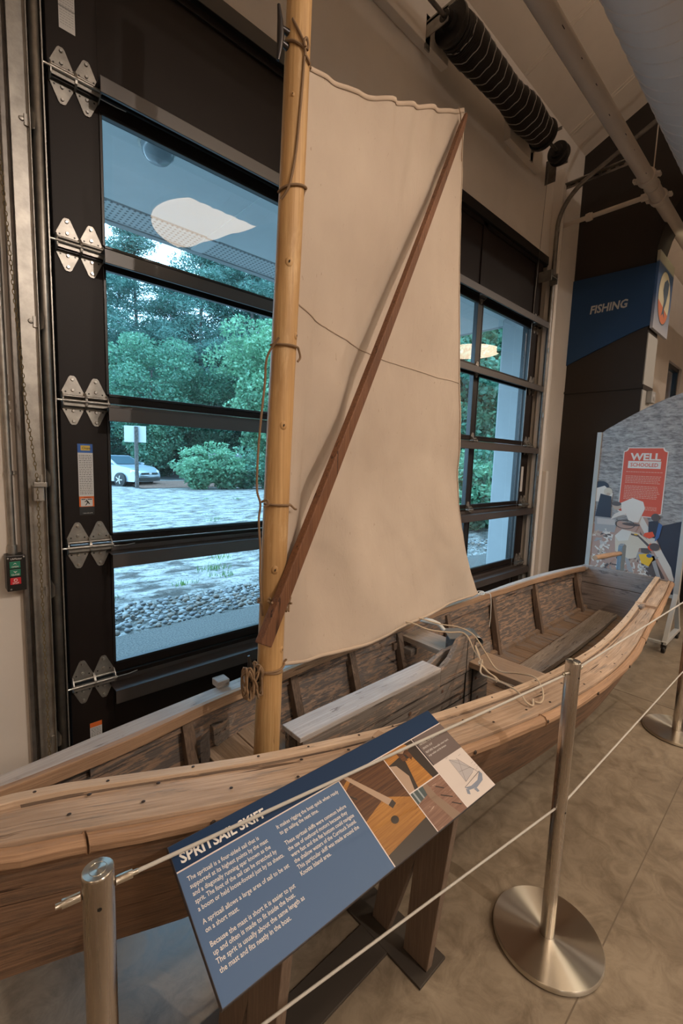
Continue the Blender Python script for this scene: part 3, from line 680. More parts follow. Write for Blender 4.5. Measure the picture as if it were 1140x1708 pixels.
# ================================================================== THE SKIFF
def interp(tab, x):
    xs = [r[0] for r in tab]; n = len(xs)
    if x <= xs[0]: i = 0; x = xs[0]
    elif x >= xs[-1]: i = n-2; x = xs[-1]
    else: i = max(k for k in range(n-1) if xs[k] <= x)
    t = (x-xs[i])/(xs[i+1]-xs[i])
    def P(k, j): return tab[min(max(k, 0), n-1)][j]
    out = []
    for j in range(1, len(tab[0])):
        p0, p1, p2, p3 = P(i-1, j), P(i, j), P(i+1, j), P(i+2, j)
        out.append(.5*((2*p1)+(-p0+p2)*t+(2*p0-5*p1+4*p2-p3)*t*t+(-p0+3*p1-3*p2+p3)*t*t*t))
    return out
SHEER = [(-.24, .812, 1.235, 1.245, 1.215, 1.262), (-.08, .795, 1.235, 1.245, 1.155, 1.305), (.10, .775, 1.232, 1.262, 1.085, 1.345), (.4, .745, 1.142, 1.325, .980, 1.426),
         (.7, .715, 1.042, 1.407, .885, 1.502), (1.0, .690, .963, 1.470, .804, 1.567), (1.3, .667, .902, 1.525, .735, 1.611), (1.6, .650, .851, 1.565, .683, 1.639),
         (1.9, .638, .806, 1.600, .642, 1.662), (2.2, .635, .770, 1.619, .612, 1.668), (2.5, .638, .752, 1.624, .602, 1.664), (2.8, .642, .755, 1.612, .615, 1.660),
         (3.1, .650, .769, 1.588, .643, 1.650), (3.4, .665, .790, 1.553, .671, 1.630), (3.7, .678, .816, 1.515, .699, 1.600), (4.0, .687, .846, 1.473, .728, 1.560),
         (4.3, .691, .875, 1.431, .763, 1.512), (4.52, .690, .897, 1.400, .793, 1.475)]
BOT = [(-.24, .44, .005), (-.05, .375, .03), (.1, .345, .06), (.45, .295, .125), (1.0, .232, .22), (1.6, .182, .315), (2.2, .165, .375), (2.8, .165, .395), (3.4, .185, .37), (4.0, .235, .315), (4.45, .295, .26)]
def sh(x): return interp(SHEER, x)     # z, near inner, far inner, near outer, far outer
def bt(x): return interp(BOT, x)       # bottom z, half width
def yc(x): z, a, b_, c, d = sh(x); return (a+b_)/2
def stations(x0, x1, n): return [x0+(x1-x0)*i/n for i in range(n+1)]
boat = thing('wooden_skiff', (2.1, 1.2, .165), 'old flat-bottomed wooden sailing skiff with peeling grey and tan planks', 'boat')
def side_pt(x, s, f, inset=0.0):       # point on the side skin, f=0 sheer .. 1 chine, s=-1 near, +1 far
    z, ni, fi, no, fo = sh(x); zb, hb = bt(x); c = yc(x)
    yt = (no if s < 0 else fo)-s*.012; zt = z-.022
    yb = c+s*hb
    y = yt+(yb-yt)*f; z_ = zt+(zb-zt)*f
    y += s*.018*math.sin(PI*f)
    return (x, y-s*inset, z_)
XS = stations(-.22, 4.47, 48)
for s in (-1, 1):
    for k, (f0, f1) in enumerate(((0, .36), (.355, .70), (.695, 1.0))):
        lap = .006*(2-k)
        mb = MB(); rows = []
        for x in XS:
            th = .022 if x > 0 else .006
            xx = min(x, 4.44+.03*(1-(f0+f1)/2))
            o0, o1 = side_pt(xx, s, f0, -lap), side_pt(xx, s, f1, -lap*.6)
            om = side_pt(xx, s, (f0+f1)/2, -lap*.8)
            i0, i1 = side_pt(xx, s, f0, th), side_pt(xx, s, f1, th); im = side_pt(xx, s, (f0+f1)/2, th)
            rows.append([o0, om, o1, i1, im, i0])
        b0 = len(rows); mb.grid(rows, close=True, smooth=False)
        n = 6; mb.f.append(tuple(range(6))); mb.m.append(0); mb.sm.append(False)
        mb.f.append(tuple((b0-1)*6+k2 for k2 in reversed(range(6)))); mb.m.append(0); mb.sm.append(False)
        # outer faces carry the outer look, inner faces the peeling inner look
        for fi_, f in enumerate(mb.f):
            if len(f) == 4:
                j = f[0] % 6; mb.m[fi_] = 0 if j in (0, 1) else 1
        apply_uv(obj('side_plank', mb, [M['sideout'], M['sidein']], boat), rows)
# bottom: cross boards
mb = MB(); x = -.10; i = 0
while x < 4.40:
    wd = random.uniform(.12, .15); x2 = min(x+wd, 4.44)
    (za, ha), (zb_, hb_) = bt(x), bt(x2-.003); ca, cb = yc(x), yc(x2); d = random.uniform(-.0012, .0012)
    mb.hexa([(x, ca-ha, za+d), (x2-.003, cb-hb_, zb_+d), (x2-.003, cb+hb_, zb_+d), (x, ca+ha, za+d),
             (x, ca-ha-.004, za+.024+d), (x2-.003, cb-hb_-.004, zb_+.024+d), (x2-.003, cb+hb_+.004, zb_+.024+d), (x, ca+ha+.004, za+.024+d)])
    x += wd; i += 1
obj('bottom_boards', mb, M['floorwood'], boat, bevel=.0015)
# chine logs, inside
for s in (-1, 1):
    mb = MB(); rows = []
    for x in stations(.25, 4.42, 40):
        zb_, hb_ = bt(x); c = yc(x); y = c+s*(hb_-.024)
        rows.append([(x, y, zb_+.022), (x, y-s*.022, zb_+.022), (x, y-s*.022, zb_+.05), (x, y+s*.004, zb_+.056)])
    mb.grid(rows, close=True, smooth=False); obj('chine_log', mb, M['floorwood'], boat)
# washboards (wide cap), inner coaming strip, outer rub rail, inwale
def strip(name, fn, mat, x0, x1, n=44, bevel=.002, mats=None):
    mb = MB(); rows = [fn(x) for x in stations(x0, x1, n)]; mb.grid(rows, close=True, smooth=False)
    k = len(rows[0]); mb.f.append(tuple(range(k))); mb.m.append(0); mb.sm.append(False)
    mb.f.append(tuple((len(rows)-1)*k+j for j in reversed(range(k)))); mb.m.append(0); mb.sm.append(False)
    o = obj(name, mb, mats or mat, boat, bevel=bevel); apply_uv(o, rows); return o
def near_cap(x):
    z, ni, fi, no, fo = sh(x); i_ = ni+.000-.028 if x > .1 else ni; a, b_ = no, max(no+.004, ni-.026)
    return [(x, a, z-.004), (x, b_, z), (x, b_, z-.022), (x, a, z-.026)]
strip('washboard', near_cap, M['capwood'], -.24, 4.50)
def near_coam(x):
    z, ni, fi, no, fo = sh(x); wob = .0015*math.sin(x*9)
    return [(x, ni-.032, z+.012+wob), (x, ni, z+.013+wob), (x, ni, z-.020), (x, ni-.032, z-.020)]
strip('coaming', near_coam, M['capedge'], -.10, 4.50)
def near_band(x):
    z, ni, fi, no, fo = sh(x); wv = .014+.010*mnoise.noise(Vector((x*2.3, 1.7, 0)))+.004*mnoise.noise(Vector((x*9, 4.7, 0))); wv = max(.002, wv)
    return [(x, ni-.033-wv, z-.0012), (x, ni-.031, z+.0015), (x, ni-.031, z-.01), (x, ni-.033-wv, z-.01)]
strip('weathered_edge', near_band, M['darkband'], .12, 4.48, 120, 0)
def near_rail(x):
    z, ni, fi, no, fo = sh(x); wob = .003*math.sin(x*7.3)+.002*math.sin(x*23); zz = z-.012
    return [(x, no-.003, zz), (x, no-.020-wob, zz-.003), (x, no-.028-wob, zz-.016), (x, no-.026-wob, zz-.034), (x, no-.012, zz-.044), (x, no+.006, zz-.046)]
def split_rail(fn, cuts, name):
    for a, b_ in zip(cuts[:-1], cuts[1:]): strip(name, fn, M['rail'], a, b_-.004, 16, .003)
split_rail(near_rail, [-.24, .22, 1.72, 3.0, 4.53], 'rub_rail')
def far_cap(x):
    z, ni, fi, no, fo = sh(x); a, b_ = min(fo-.004, fi), fo+.004
    return [(x, a, z), (x, b_, z-.003), (x, b_, z-.024), (x, a, z-.022)]
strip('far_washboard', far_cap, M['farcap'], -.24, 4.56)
def far_coam(x):
    z, ni, fi, no, fo = sh(x); wob = .002*math.sin(x*11)
    return [(x, fi-.003, z+.010+wob), (x, fi+.018, z+.010), (x, fi+.018, z-.028), (x, fi-.003, z-.030+wob)]
strip('far_coaming', far_coam, M['rail'], .06, 4.40)
def far_inwale(x):
    z, ni, fi, no, fo = sh(x); y = fo-.034; y2 = y-.018
    return [(x, y2, z-.030), (x, y, z-.030), (x, y-.004, z-.085), (x, y2-.004, z-.085)]
strip('inwale', far_inwale, M['sidein'], .30, 4.40)
def far_rail(x):
    z, ni, fi, no, fo = sh(x); zz = z-.012
    return [(x, fo+.003, zz), (x, fo+.020, zz-.003), (x, fo+.026, zz-.018), (x, fo+.020, zz-.040), (x, fo, zz-.046)]
strip('rub_rail', far_rail, M['rail'], -.24, 4.50)
# stem
mb = MB().hexa([(-.245, 1.225, .40), (-.20, 1.225, .36), (-.20, 1.250, .36), (-.245, 1.250, .40), (-.30, 1.222, .85), (-.21, 1.222, .83), (-.21, 1.256, .83), (-.30, 1.256, .85)])
obj('stem', mb, M['tanblock'], boat, bevel=.004)
# transom: two wide boards
z, ni, fi, no, fo = sh(4.46); zb_, hb_ = bt(4.45); c = yc(4.45)
def trans(f, s):   # f 0 top 1 bottom
    y = (no+.012 if s < 0 else fo-.012); y = y+(c+s*hb_-y)*f; return y
for k, (f0, f1) in enumerate(((0, .36), (.375, 1))):
    zt, zbm = z+.004, zb_
    z0, z1 = zt+(zbm-zt)*f0, zt+(zbm-zt)*f1; x0, x1 = 4.455-.05*f0, 4.455-.05*f1
    mb = MB(); N_ = 12; top = []; 
    pts = [(x1, trans(f1, -1), z1), (x1, trans(f1, 1), z1), (x0, trans(f0, 1), z0)]
    if k == 0: pts += [(x0, trans(0, 1)+(trans(0, -1)-trans(0, 1))*i/N_, z0+.012*math.sin(PI*i/N_)) for i in range(1, N_)]
    pts += [(x0, trans(f0, -1), z0)]
    mb.prism(pts, (.030, 0, .0)); obj('transom_board', mb, M['transom'], boat, bevel=.002)
# frames (ribs) both sides
FX = [.62, 1.16, 1.57, 1.99, 2.49, 3.06, 3.66, 4.30]
for i, x in enumerate(FX):
    for s in (1, -1):
        wd = .020; mb = MB(); v = []
        for f, dep in ((.96, .05), (.03, .035)):
            for (dx, dy) in ((-wd, 0), (wd, 0), (wd, dep), (-wd, dep)):
                p = side_pt(x+.02*(f > .5), s, f, .020+dy); v.append((p[0]+dx, p[1], p[2]))
        mb.hexa(v); obj('rib', mb, M['frame'], boat, bevel=.002)
# small broken knees and blocks near the mast, far side
mb = MB().prism([(.73, 1.44, .60), (.88, 1.50, .585), (.885, 1.50, .50), (.84, 1.49, .478), (.77, 1.45, .49), (.735, 1.44, .53)], (0, .035, .0)); obj('broken_knee', mb, M['trunk'], boat, bevel=.003)
mb = MB().prism([(.70, 1.30, .44), (.80, 1.36, .47), (.81, 1.36, .40), (.78, 1.35, .36), (.69, 1.32, .37)], (0, .04, 0)).prism([(.64, 1.36, .62), (.68, 1.38, .62), (.70, 1.40, .34), (.66, 1.38, .34)], (.02, .03, 0)); obj('splintered_brace', mb, M['darkwood'], boat, bevel=.003)
mb = MB().obox((2.03, 1.55, .50), (.028, 0, 0), (0, .03, 0), (0, 0, .02)); obj('cleat_block', mb, M['trunk'], boat, bevel=.004)
# mast thwart: thick board with step block
def cross(name, x0, x1, zt, th, mat, y0=None, y1=None, z1=None):
    z1 = zt if z1 is None else z1
    def e(x, s, zz):
        z, ni, fi, no, fo = sh(x); zb_, hb_ = bt(x); f = (z-.022-zz)/(z-.022-zb_); return side_pt(x, s, f, .024)[1]
    a0, a1 = (e(x0, -1, zt), e(x1, -1, zt)) if y0 is None else (y0, y0); b0, b1 = (e(x0, 1, zt), e(x1, 1, z1)) if y1 is None else (y1, y1)
    mb = MB().hexa([(x0, a0, zt-th), (x1, a1, zt-th), (x1, b1, z1-th), (x0, b0, z1-th), (x0, a0, zt), (x1, a1, zt), (x1, b1, z1), (x0, b0, z1)])
    return obj(name, mb, mat, boat, bevel=.003)
cross('mast_thwart', .70, .845, .515, .075, M['thwart']); cross('mast_thwart', .849, .985, .515, .06, M['thwart'])
cross('aft_thwart', 2.03, 2.215, .575, .032, M['thwart'])
for s in (-1, 1):                          # risers below the aft thwart
    mb = MB()
    p, q = side_pt(1.95, s, .20, .03), side_pt(2.32, s, .20, .03); mb.obox(((p[0]+q[0])/2, (p[1]+q[1])/2, .525), ((q[0]-p[0])/2, (q[1]-p[1])/2, 0), (0, .012, 0), (0, 0, .02)); obj('riser', mb, M['frame'], boat)
# centreboard trunk
t0, t1 = .93, 2.245; yn, yf = 1.165, 1.265
def trunk_side(y, th, mat, nm, zt):
    mb = MB().box((t0, y, .20), (t1, y+th, .385)).box((t0+.006, y+.001, .388), (t1-.004, y+th-.001, .52)); mb.box((t0, y-.006, .523), (1.77, y+th, zt)); obj(nm, mb, mat, boat, bevel=.002)
trunk_side(yn, .028, M['trunk'], 'trunk_side', .600); trunk_side(yf-.028, .028, M['trunk'], 'trunk_side', .600)
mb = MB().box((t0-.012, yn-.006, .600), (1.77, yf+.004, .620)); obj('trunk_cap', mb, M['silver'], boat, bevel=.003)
mb = MB().box((t0-.004, yn+.03, .21), (t0+.04, yf-.03, .60)); obj('trunk_post', mb, M['darkwood'], boat, bevel=.002)
mb = MB().box((2.20, yn+.028, .21), (2.24, yf-.028, .60)); obj('trunk_post', mb, M['darkwood'], boat, bevel=.002)
mb = MB().prism([(1.775, yn-.003, .523), (1.775, yn-.003, .602), (1.86, yn-.003, .640), (1.93, yn-.003, .715), (2.005, yn-.003, .728), (2.012, yn-.003, .70), (2.085, yn-.003, .70), (2.09, yn-.003, .64), (2.15, yn-.003, .645), (2.155, yn-.003, .615), (2.245, yn-.003, .625), (2.25, yn-.003, .523)], (0, .03, 0)); obj('trunk_head_board', mb, M['trunk'], boat, bevel=.003)
mb = MB().prism([(1.775, yf-.03, .523), (1.775, yf-.03, .602), (1.92, yf-.03, .64), (2.245, yf-.03, .63), (2.25, yf-.03, .523)], (0, .028, 0)); obj('trunk_head_board', mb, M['trunk'], boat, bevel=.003)
mb = MB()
for x in (2.005, 2.075): mb.box((x-.0025, yn-.0045, .21), (x+.0025, yn+.002, .70))
for z_ in (.387, .521): mb.box((t0, yn-.0015, z_-.002), (t1, yn+.002, z_+.002))
obj('trunk_cracks', mb, flat((.015, .012, .01), .9, name='dark_crack'), boat)
mb = MB()
for (x, z_) in ((1.20, .50), (1.34, .555), (1.42, .44), (1.55, .47), (1.68, .545), (1.80, .49), (1.97, .40), (2.11, .46), (2.16, .57), (1.1, .41), (1.02, .54), (2.14, .34)):
    mb = MB().lathe((x, yn-.0025, z_), [(0, -.001), (random.uniform(.006, .011), 0)], 9, 0, False, 'y')
    obj('rust_stain', mb, flat((.11, .055, .035), .9, name='rust_stain'), boat)
# keel plank lying along the stern floor
mb = MB(); rows = []
for i in range(25):
    u = i/24; x = 2.62+1.72*u; z_ = bt(x)[0]+.026+.030*math.sin(PI*u)*.6+.004; c = yc(x)+.045-.02*u; hw = .072+.012*math.sin(PI*u); tw = .010*(1-u)
    rows.append([(x, c-hw, z_+.030+tw), (x, c+hw, z_+.034-tw), (x, c+hw, z_), (x, c-hw, z_)])
mb.grid(rows, close=True, smooth=False); mb.f += [(0, 1, 2, 3), (96+3, 96+2, 96+1, 96)]; mb.m += [0, 0]; mb.sm += [False, False]
tag(obj('loose_plank', mb, M['plankwood'], at=(3.5, 1.2, .25), bevel=.003), 'long grey warped plank lying lengthwise on the bottom boards near the stern', 'plank')
# oarlock blocks on the near cap
for i, x in enumerate((1.06, 3.58)):
    z, ni, fi, no, fo = sh(x); ym = (ni+no)/2
    mb = MB().obox((x, ym, z+.002), (.022, .004, 0), (-.006, .062, 0), (0, 0, .012)); b = obj('cleat_board', mb, M['tanblock'], boat, bevel=.002)
    mb = MB().box((x-.10, ni-.062, z-.004), (x-.03, ni-.034, z+.016)); obj('oarlock_pad', mb, M['trunk'], boat, bevel=.003)
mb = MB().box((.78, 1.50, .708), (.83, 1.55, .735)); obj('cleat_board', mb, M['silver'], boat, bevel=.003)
# nail heads on caps, rail and trunk
def nail(p, r=.0045):
    mb = MB().lathe(p, [(0, .0012), (r*.7, .0012), (r, 0)], 8); obj('nail_head', mb, M['nail'], boat)
x = .15
while x < 4.45:
    z, ni, fi, no, fo = sh(x); nail((x, ni-.014+random.uniform(-.006, .006), z+.0135))
    if random.random() < .85: nail((x+.05, no+.02+random.uniform(-.004, .02), z-.003), .005)
    if random.random() < .45: nail((x+.1, (ni+no)/2-.01, z-.001), .0055)
    if random.random() < .5 and .2 < x: nail((x+.03, fi+.03, z+.0), .004)
    x += random.uniform(.13, .2)
for i in range(9):
    x = .05+i*.42; z, ni, fi, no, fo = sh(x)
    mb = MB().lathe((x, no-.030, z-.032), [(0, -.002), (.006, -.002), (.008, .002)], 8, 0, True, 'y'); obj('rail_nail', mb, M['nail'], boat)
# supports: two low cradles carry the hull
for i, (x, lb) in enumerate(((1.45, 'low dark wooden cradle under the fore part of the skiff'), (3.35, 'low dark wooden cradle under the after part of the skiff'))):
    zb_ = bt(x)[0]; c = yc(x)
    t = thing('boat_cradle', (x, c, 0), lb, 'cradle', 'cradles under the skiff')
    mb = MB().box((x-.04, c-.22, zb_-.045), (x+.04, c+.22, zb_-.002)); obj('bearer', mb, M['darkwood'], t, bevel=.003)
    for sy in (-1, 1):
        mb = MB().box((x-.04, c+sy*.17-.03, .0), (x+.04, c+sy*.17+.03, zb_-.045)); obj('foot', mb, M['darkwood'], t, bevel=.003)

# ------------------------------------------------------------------ mast
def mc(z): return .8105+(z-.643)*.0335, 1.21+.0*(z-.6)
def mr(z): return .0440-(z-.6)*.0028
mast = thing('mast', (.805, 1.21, .24), 'peeled yellow pine mast standing in the bow of the skiff', 'mast')
mb = MB(); rows = []
for i in range(110):
    z = .245+i*(3.55-.245)/109; cx_, cy_ = mc(z); r0 = mr(z); row = []
    cx_ += .003*math.sin(z*3.1); 
    for k in range(28):
        a = 2*PI*k/28; r = r0*(1+.035*mnoise.noise(Vector((math.cos(a)*1.4, math.sin(a)*1.4, z*1.1)))+.012*mnoise.noise(Vector((math.cos(a)*5, math.sin(a)*5, z*1.2))))
        row.append((cx_+r*math.cos(a), cy_+r*math.sin(a), z))
    rows.append(row)
mb.grid(rows, close=True); mb.f.append(tuple(109*28+k for k in range(28))); mb.m.append(0); mb.sm.append(False)
obj('pole', mb, M['mast'], mast)
def on_mast(z, deg, out=0.0):
    cx_, cy_ = mc(z); a = math.radians(deg); r = mr(z)+out; return Vector((cx_+.003*math.sin(z*3.1)+r*math.cos(a), cy_+r*math.sin(a), z))
CAMD = -124     # direction from the mast toward the visitor side
for (z, dg, s_) in ((2.19, CAMD+4, .013), (1.70, CAMD+16, .012), (1.24, CAMD+6, .012), (.965, CAMD+58, .010), (1.98, CAMD+62, .010), (2.66, CAMD-14, .006)):
    p = on_mast(z, dg); a = math.radians(dg); n = Vector((math.cos(a), math.sin(a), 0)); tt = Vector((-n.y, n.x, 0))
    mb = MB(); prof = [(1.0, -.003), (.8, .0015), (.5, .003), (.1, .0034), (0, .0034)]
    rows = [[p+(tt*math.cos(q)+Vector((0, 0, 1))*math.sin(q)*1.35)*(s_*r)+n*h for q in [2*PI*j/16 for j in range(16)]] for r, h in prof[:-1]]
    mb.grid(rows, close=True); kn = obj('knot', mb, M['mast'], mast)
    mb = MB().lathe((0, 0, 0), [(0, 0), (s_*.26, 0)], 10); mb.v = [tuple(p+tt*(v[0]*.8+v[1]*.3)+Vector((0, 0, 1))*v[1]*1.5+n*.0040) for v in mb.v]; obj('knot_hole', mb, flat((.02, .012, .008), .9), kn)
def cleat(nm, z, h, deg, out=.018):
    t_ = MB(); a = math.radians(deg); n = Vector((math.cos(a), math.sin(a), 0)); c = on_mast(z, deg)
    pts = [c+n*(out+.006)+Vector((0, 0, h)), c+n*out+Vector((0, 0, h*.5)), c+n*(out-.002), c+n*out-Vector((0, 0, h*.5)), c+n*(out+.006)-Vector((0, 0, h))]
    t_.tube(pts, [.0045, .0085, .0105, .0085, .0045], 12)
    for sg in (-1, 1): t_.tube([c-n*.006+Vector((0, 0, sg*h*.28)), c+n*out+Vector((0, 0, sg*h*.25))], [.010, .007], 10)
    return obj(nm, t_, M['blackmetal'] if z < 2 else flat((.06, .055, .055), .35, .8, name='dull_cleat_metal'), mast)
cleat('mast_cleat', .885, .070, 176, .030); cleat('mast_cleat', 2.815, .072, 180, .026)

# ------------------------------------------------------------------ sail
S0 = Vector((.93, 1.21)); SD = (Vector((2.78, 1.6))-S0).normalized(); SN = Vector((SD.y, -SD.x))    # SN points to the visitor side
def sp(s, z, d=0.0): q = S0+SD*s+SN*d; return Vector((q.x, q.y, z))
HEAD = [(.000, 2.791), (.086, 2.823), (.184, 2.859), (.372, 2.947), (.503, 3.007), (.73, 3.129), (1.04, 3.296), (1.205, 3.395)]
LEECH = [(1.205, 3.395), (1.213, 3.177), (1.243, 2.959), (1.281, 2.643), (1.33, 2.31), (1.39, 2.024), (1.463, 1.719), (1.573, 1.389), (1.722, 1.062), (1.951, .695)]
FOOT = [(-.072, .894), (.055, .856), (.167, .834), (.393, .798), (.737, .764), (1.074, .743), (1.454, .723), (1.951, .695)]
LUFF = [(.000, 2.791), (-.012, 2.653), (-.020, 2.461), (-.030, 2.281), (-.035, 2.082), (-.045, 1.838), (-.059, 1.529), (-.066, 1.331), (-.072, 1.127), (-.072, .894)]
def resample(P, n):
    L_ = [0]
    for a, b_ in zip(P[:-1], P[1:]): L_.append(L_[-1]+math.dist(a, b_))
    tab = [(l/L_[-1], p[0], p[1]) for l, p in zip(L_, P)]
    return [tuple(interp(tab, i/n)) for i in range(n+1)]
NU, NV = 110, 170
hd, ft, lf, le = resample(HEAD, NU), resample(FOOT, NU), resample(LUFF, NV), resample(LEECH, NV)
def sail_d(u, v):      # v 0 top .. 1 bottom, u 0 luff .. 1 leech
    d = .115*math.sin(PI*u)*math.sin(PI*min(1, v*1.02))*(.4+v)              # belly away from the visitor
    d = -d
    f = mnoise.noise(Vector((u*3.0+v*.8, v*1.1, 3.3)))
    # long soft folds falling from the tack side and the luff
    env = math.exp(-((u-.18)/.22)**2)*max(0, v-.25)*(1-.85*max(0, (v-.82)/.18))
    d += .070*env*math.sin(20*u-6*v+2*f)-.02*env
    env2 = math.exp(-((v-.95)/.16)**2)*math.sin(PI*min(1, u+.1))
    d += .012*env2*math.sin(17*u+9*v+1.5*f)
    env3 = max(0, (u-.72)/.28)*max(0, v-.55)*2
    d += .075*env3*math.sin(13*u-5*v+1.2)
    d += .022*mnoise.noise(Vector((u*5, v*6, .5)))+.004*mnoise.noise(Vector((u*17, v*22, 7.1)))
    d += .012*math.exp(-(v/.10)**2)*math.sin(40*u+3*f)*math.sin(PI*u)
    return d*min(1, u*9+.15)
rows = []
for j in range(NV+1):
    v = j/NV; row = []
    for i in range(NU+1):
        u = i/NU
        P = [(1-v)*hd[i][k]+v*ft[i][k]+(1-u)*lf[j][k]+u*le[j][k]-((1-u)*(1-v)*hd[0][k]+u*(1-v)*hd[-1][k]+(1-u)*v*ft[0][k]+u*v*ft[-1][k]) for k in (0, 1)]
        row.append(sp(P[0], P[1], sail_d(u, v)))
    rows.append(row)
SAILROWS = rows
sail = thing('sail', (1.7, 1.38, .75), 'large unbleached canvas spritsail laced to the mast', 'sail')
mb = MB().grid(rows); obj('cloth', mb, M['canvas'], sail, solid=.0016)
hemmat = wood('hem', (.56, .45, .35), (.48, .38, .29)) if False else flat((.53, .42, .325), .95, name='doubled_canvas_hem')
def hem(path, wdt, nm):
    mb = MB().grid(path); obj(nm, mb, hemmat, sail, solid=.002)
off = SN.to_3d()*.003
hem([[p+off for p in rows[j][:]] for j in range(0, 3)], 0, 'head_hem')
hem([[p+off for p in rows[j][:]] for j in range(NV-2, NV+1)], 0, 'foot_hem')
hem([[rows[j][i]+off for i in range(NU-1, NU+1)] for j in range(NV+1)], 0, 'leech_hem')
mb = MB(); jm = min(range(NV), key=lambda j: abs(rows[j][0].z-2.085)); je = min(range(NV), key=lambda j: abs(rows[j][NU].z-2.055))
path = []
for i in range(NU+1):
    jj = jm+(je-jm)*i/NU; a = rows[int(jj)][i]; b_ = rows[min(NV, int(jj)+1)][i]; q = a.lerp(b_, jj-int(jj)); path.append(q+off*1.0)
mb.tube(path, .0028, 6); obj('cloth_seam', mb, hemmat, sail)
mb = MB().tube([sp(1.13, 3.352, .01), sp(1.15, 3.325, .014), sp(1.165, 3.30, .01), sp(1.185, 3.315, .01)], .0022, 6).tube([sp(1.175, 3.27, .015), sp(1.19, 3.22, .015), sp(1.195, 3.17, .012), sp(1.2, 3.14, .012)], .002, 6); obj('peak_lashing', mb, M['rope_brown'], sail)

# ------------------------------------------------------------------ sprit
A = Vector((.741, 1.132, 1.02)); B = sp(1.158, 3.325, .040)
t = tag(bpy.data.objects.new('x', None), '') if False else None
mb = MB(); d = (B-A).normalized(); e1 = Vector((SD.x, SD.y, 0)); e1 = (e1-d*e1.dot(d)).normalized(); e2 = d.cross(e1)
rows = []
for i in range(25):
    u = i/24; c = A.lerp(B, u)+e1*(.010*math.sin(PI*u))+e2*(-.004*math.sin(PI*u)); a, b_ = .0265-.012*u, .015-.003*u
    if i == 24: a *= .6; b_ *= .6
    cc = [(-a, -b_), (a, -b_), (a, b_), (-a, b_)]
    rows.append([c+e1*p+e2*q for p, q in cc])
mb.grid(rows, close=True, smooth=False); mb.f += [(3, 2, 1, 0), (96, 97, 98, 99)]; mb.m += [0, 0]; mb.sm += [False, False]
tag(obj('sprit', mb, M['sprit'], at=tuple(A), bevel=.004), 'long red-brown diagonal spar from the mast to the upper corner of the sail', 'spar')

# ------------------------------------------------------------------ ropes on the mast
def smooth_path(P, n=6):
    tab = [(i,)+tuple(p) for i, p in enumerate(P)]; return [Vector(interp(tab, i/n)) for i in range((len(P)-1)*n+1)]
def rope(name, paths, r, mat, label, cat='rope', at=None, n=7, group=None):
    mb = MB()
    for P in paths: mb.tube(smooth_path(P), r, n)
    return tag(obj(name, mb, mat, at=at or tuple(paths[0][0])), label, cat, group)
def loop(z, a0, a1, dz=0, out=.004, n=14): return [on_mast(z+dz*(i/n), a0+(a1-a0)*i/n, out) for i in range(n+1)]
V_ = Vector
rope('throat_lashing', [[on_mast(2.86, -150, .004), on_mast(2.81, -110, .006), on_mast(2.79, -100, .008)], [on_mast(2.81, 178, .004), on_mast(2.80, -140, .004), on_mast(2.785, -100, .007), on_mast(2.765, -96, .007)],
     [on_mast(2.785, -100, .012), on_mast(2.80, -104, .012), on_mast(2.81, -95, .012), on_mast(2.795, -88, .012), on_mast(2.78, -92, .012)],
     [on_mast(2.77, -93, .006), on_mast(2.76, -70, .006), sp(-.03, 2.77, .02), sp(.0, 2.785, .005)]], .0040, M['rope_brown'], 'brown cord knotted round the top of the mast by the upper cleat')
rope('lacing_line', [[on_mast(2.765, -97, .005), on_mast(2.68, -101, .004), on_mast(2.58, -108, .004), on_mast(2.50, -115, .004), on_mast(2.43, -128, .004), on_mast(2.395, -140, .005), on_mast(2.37, -170, .004)],
     loop(2.395, -190, -35, .03, .005)+[sp(-.035, 2.41, .02), sp(-.03, 2.39, .008)]], .0038, M['rope_brown'], 'brown lacing cord running down the front of the upper mast to a loop')
P = [V_((.794, 1.21-.06, 1.955)), V_((.776, 1.185, 1.90)), V_((.778, 1.20, 1.82)), V_((.768, 1.205, 1.70)), V_((.760, 1.205, 1.60)), V_((.758, 1.205, 1.50)), V_((.768, 1.20, 1.452)), V_((.763, 1.20, 1.40)), V_((.770, 1.20, 1.30)), V_((.770, 1.20, 1.22)), V_((.773, 1.195, 1.14)), V_((.775, 1.19, 1.09))]
rope('lacing_line', [P, loop(1.945, -185, -40, .0, .006)[:]+[on_mast(1.92, -30, .014), on_mast(1.905, -35, .006)],
     loop(1.452, -178, -45, -.004, .005)+[sp(-.05, 1.435, .02), sp(-.03, 1.43, .012)],
     [V_((.766, 1.19, 1.46)), V_((.775, 1.175, 1.468)), V_((.778, 1.17, 1.455)), V_((.768, 1.18, 1.444))]], .0036, M['rope_brown'], 'brown lacing cord hanging in bights along the left side of the mast')
rope('snotter', [loop(1.135, 170, -30, -.03, .006), loop(1.128, 178, -50, -.036, .006), [A+d*.13+e2*.022-e1*.03, A+d*.125+e2*.024, A+d*.14+e2*.022+e1*.034, A+d*.15+e1*.036-e2*.02],
     [A+d*.14+e2*.022-e1*.03, A+d*.137+e2*.024, A+d*.152+e2*.022+e1*.034], [A+d*.128-e1*.032, A+d*.118+e2*.026, A+d*.13+e2*.022+e1*.034], [A+d*.14+e1*.036, A+d*.17+e1*.055+e2*.01, A+d*.15+e1*.062+e2*.012, A+d*.125+e1*.06]], .0036, M['rope_brown'], 'dark cord lashing the foot of the sprit to the mast')
rope('tack_lashing', [loop(.895, -190, -20, .01, .005)+[sp(-.06, .915, .01)], loop(.90, -190, -60, -.012, .004)], .0034, M['rope_brown'], 'brown cord round the lower mast at the foot of the sail')
cc = on_mast(.87, 176, .030); P = []
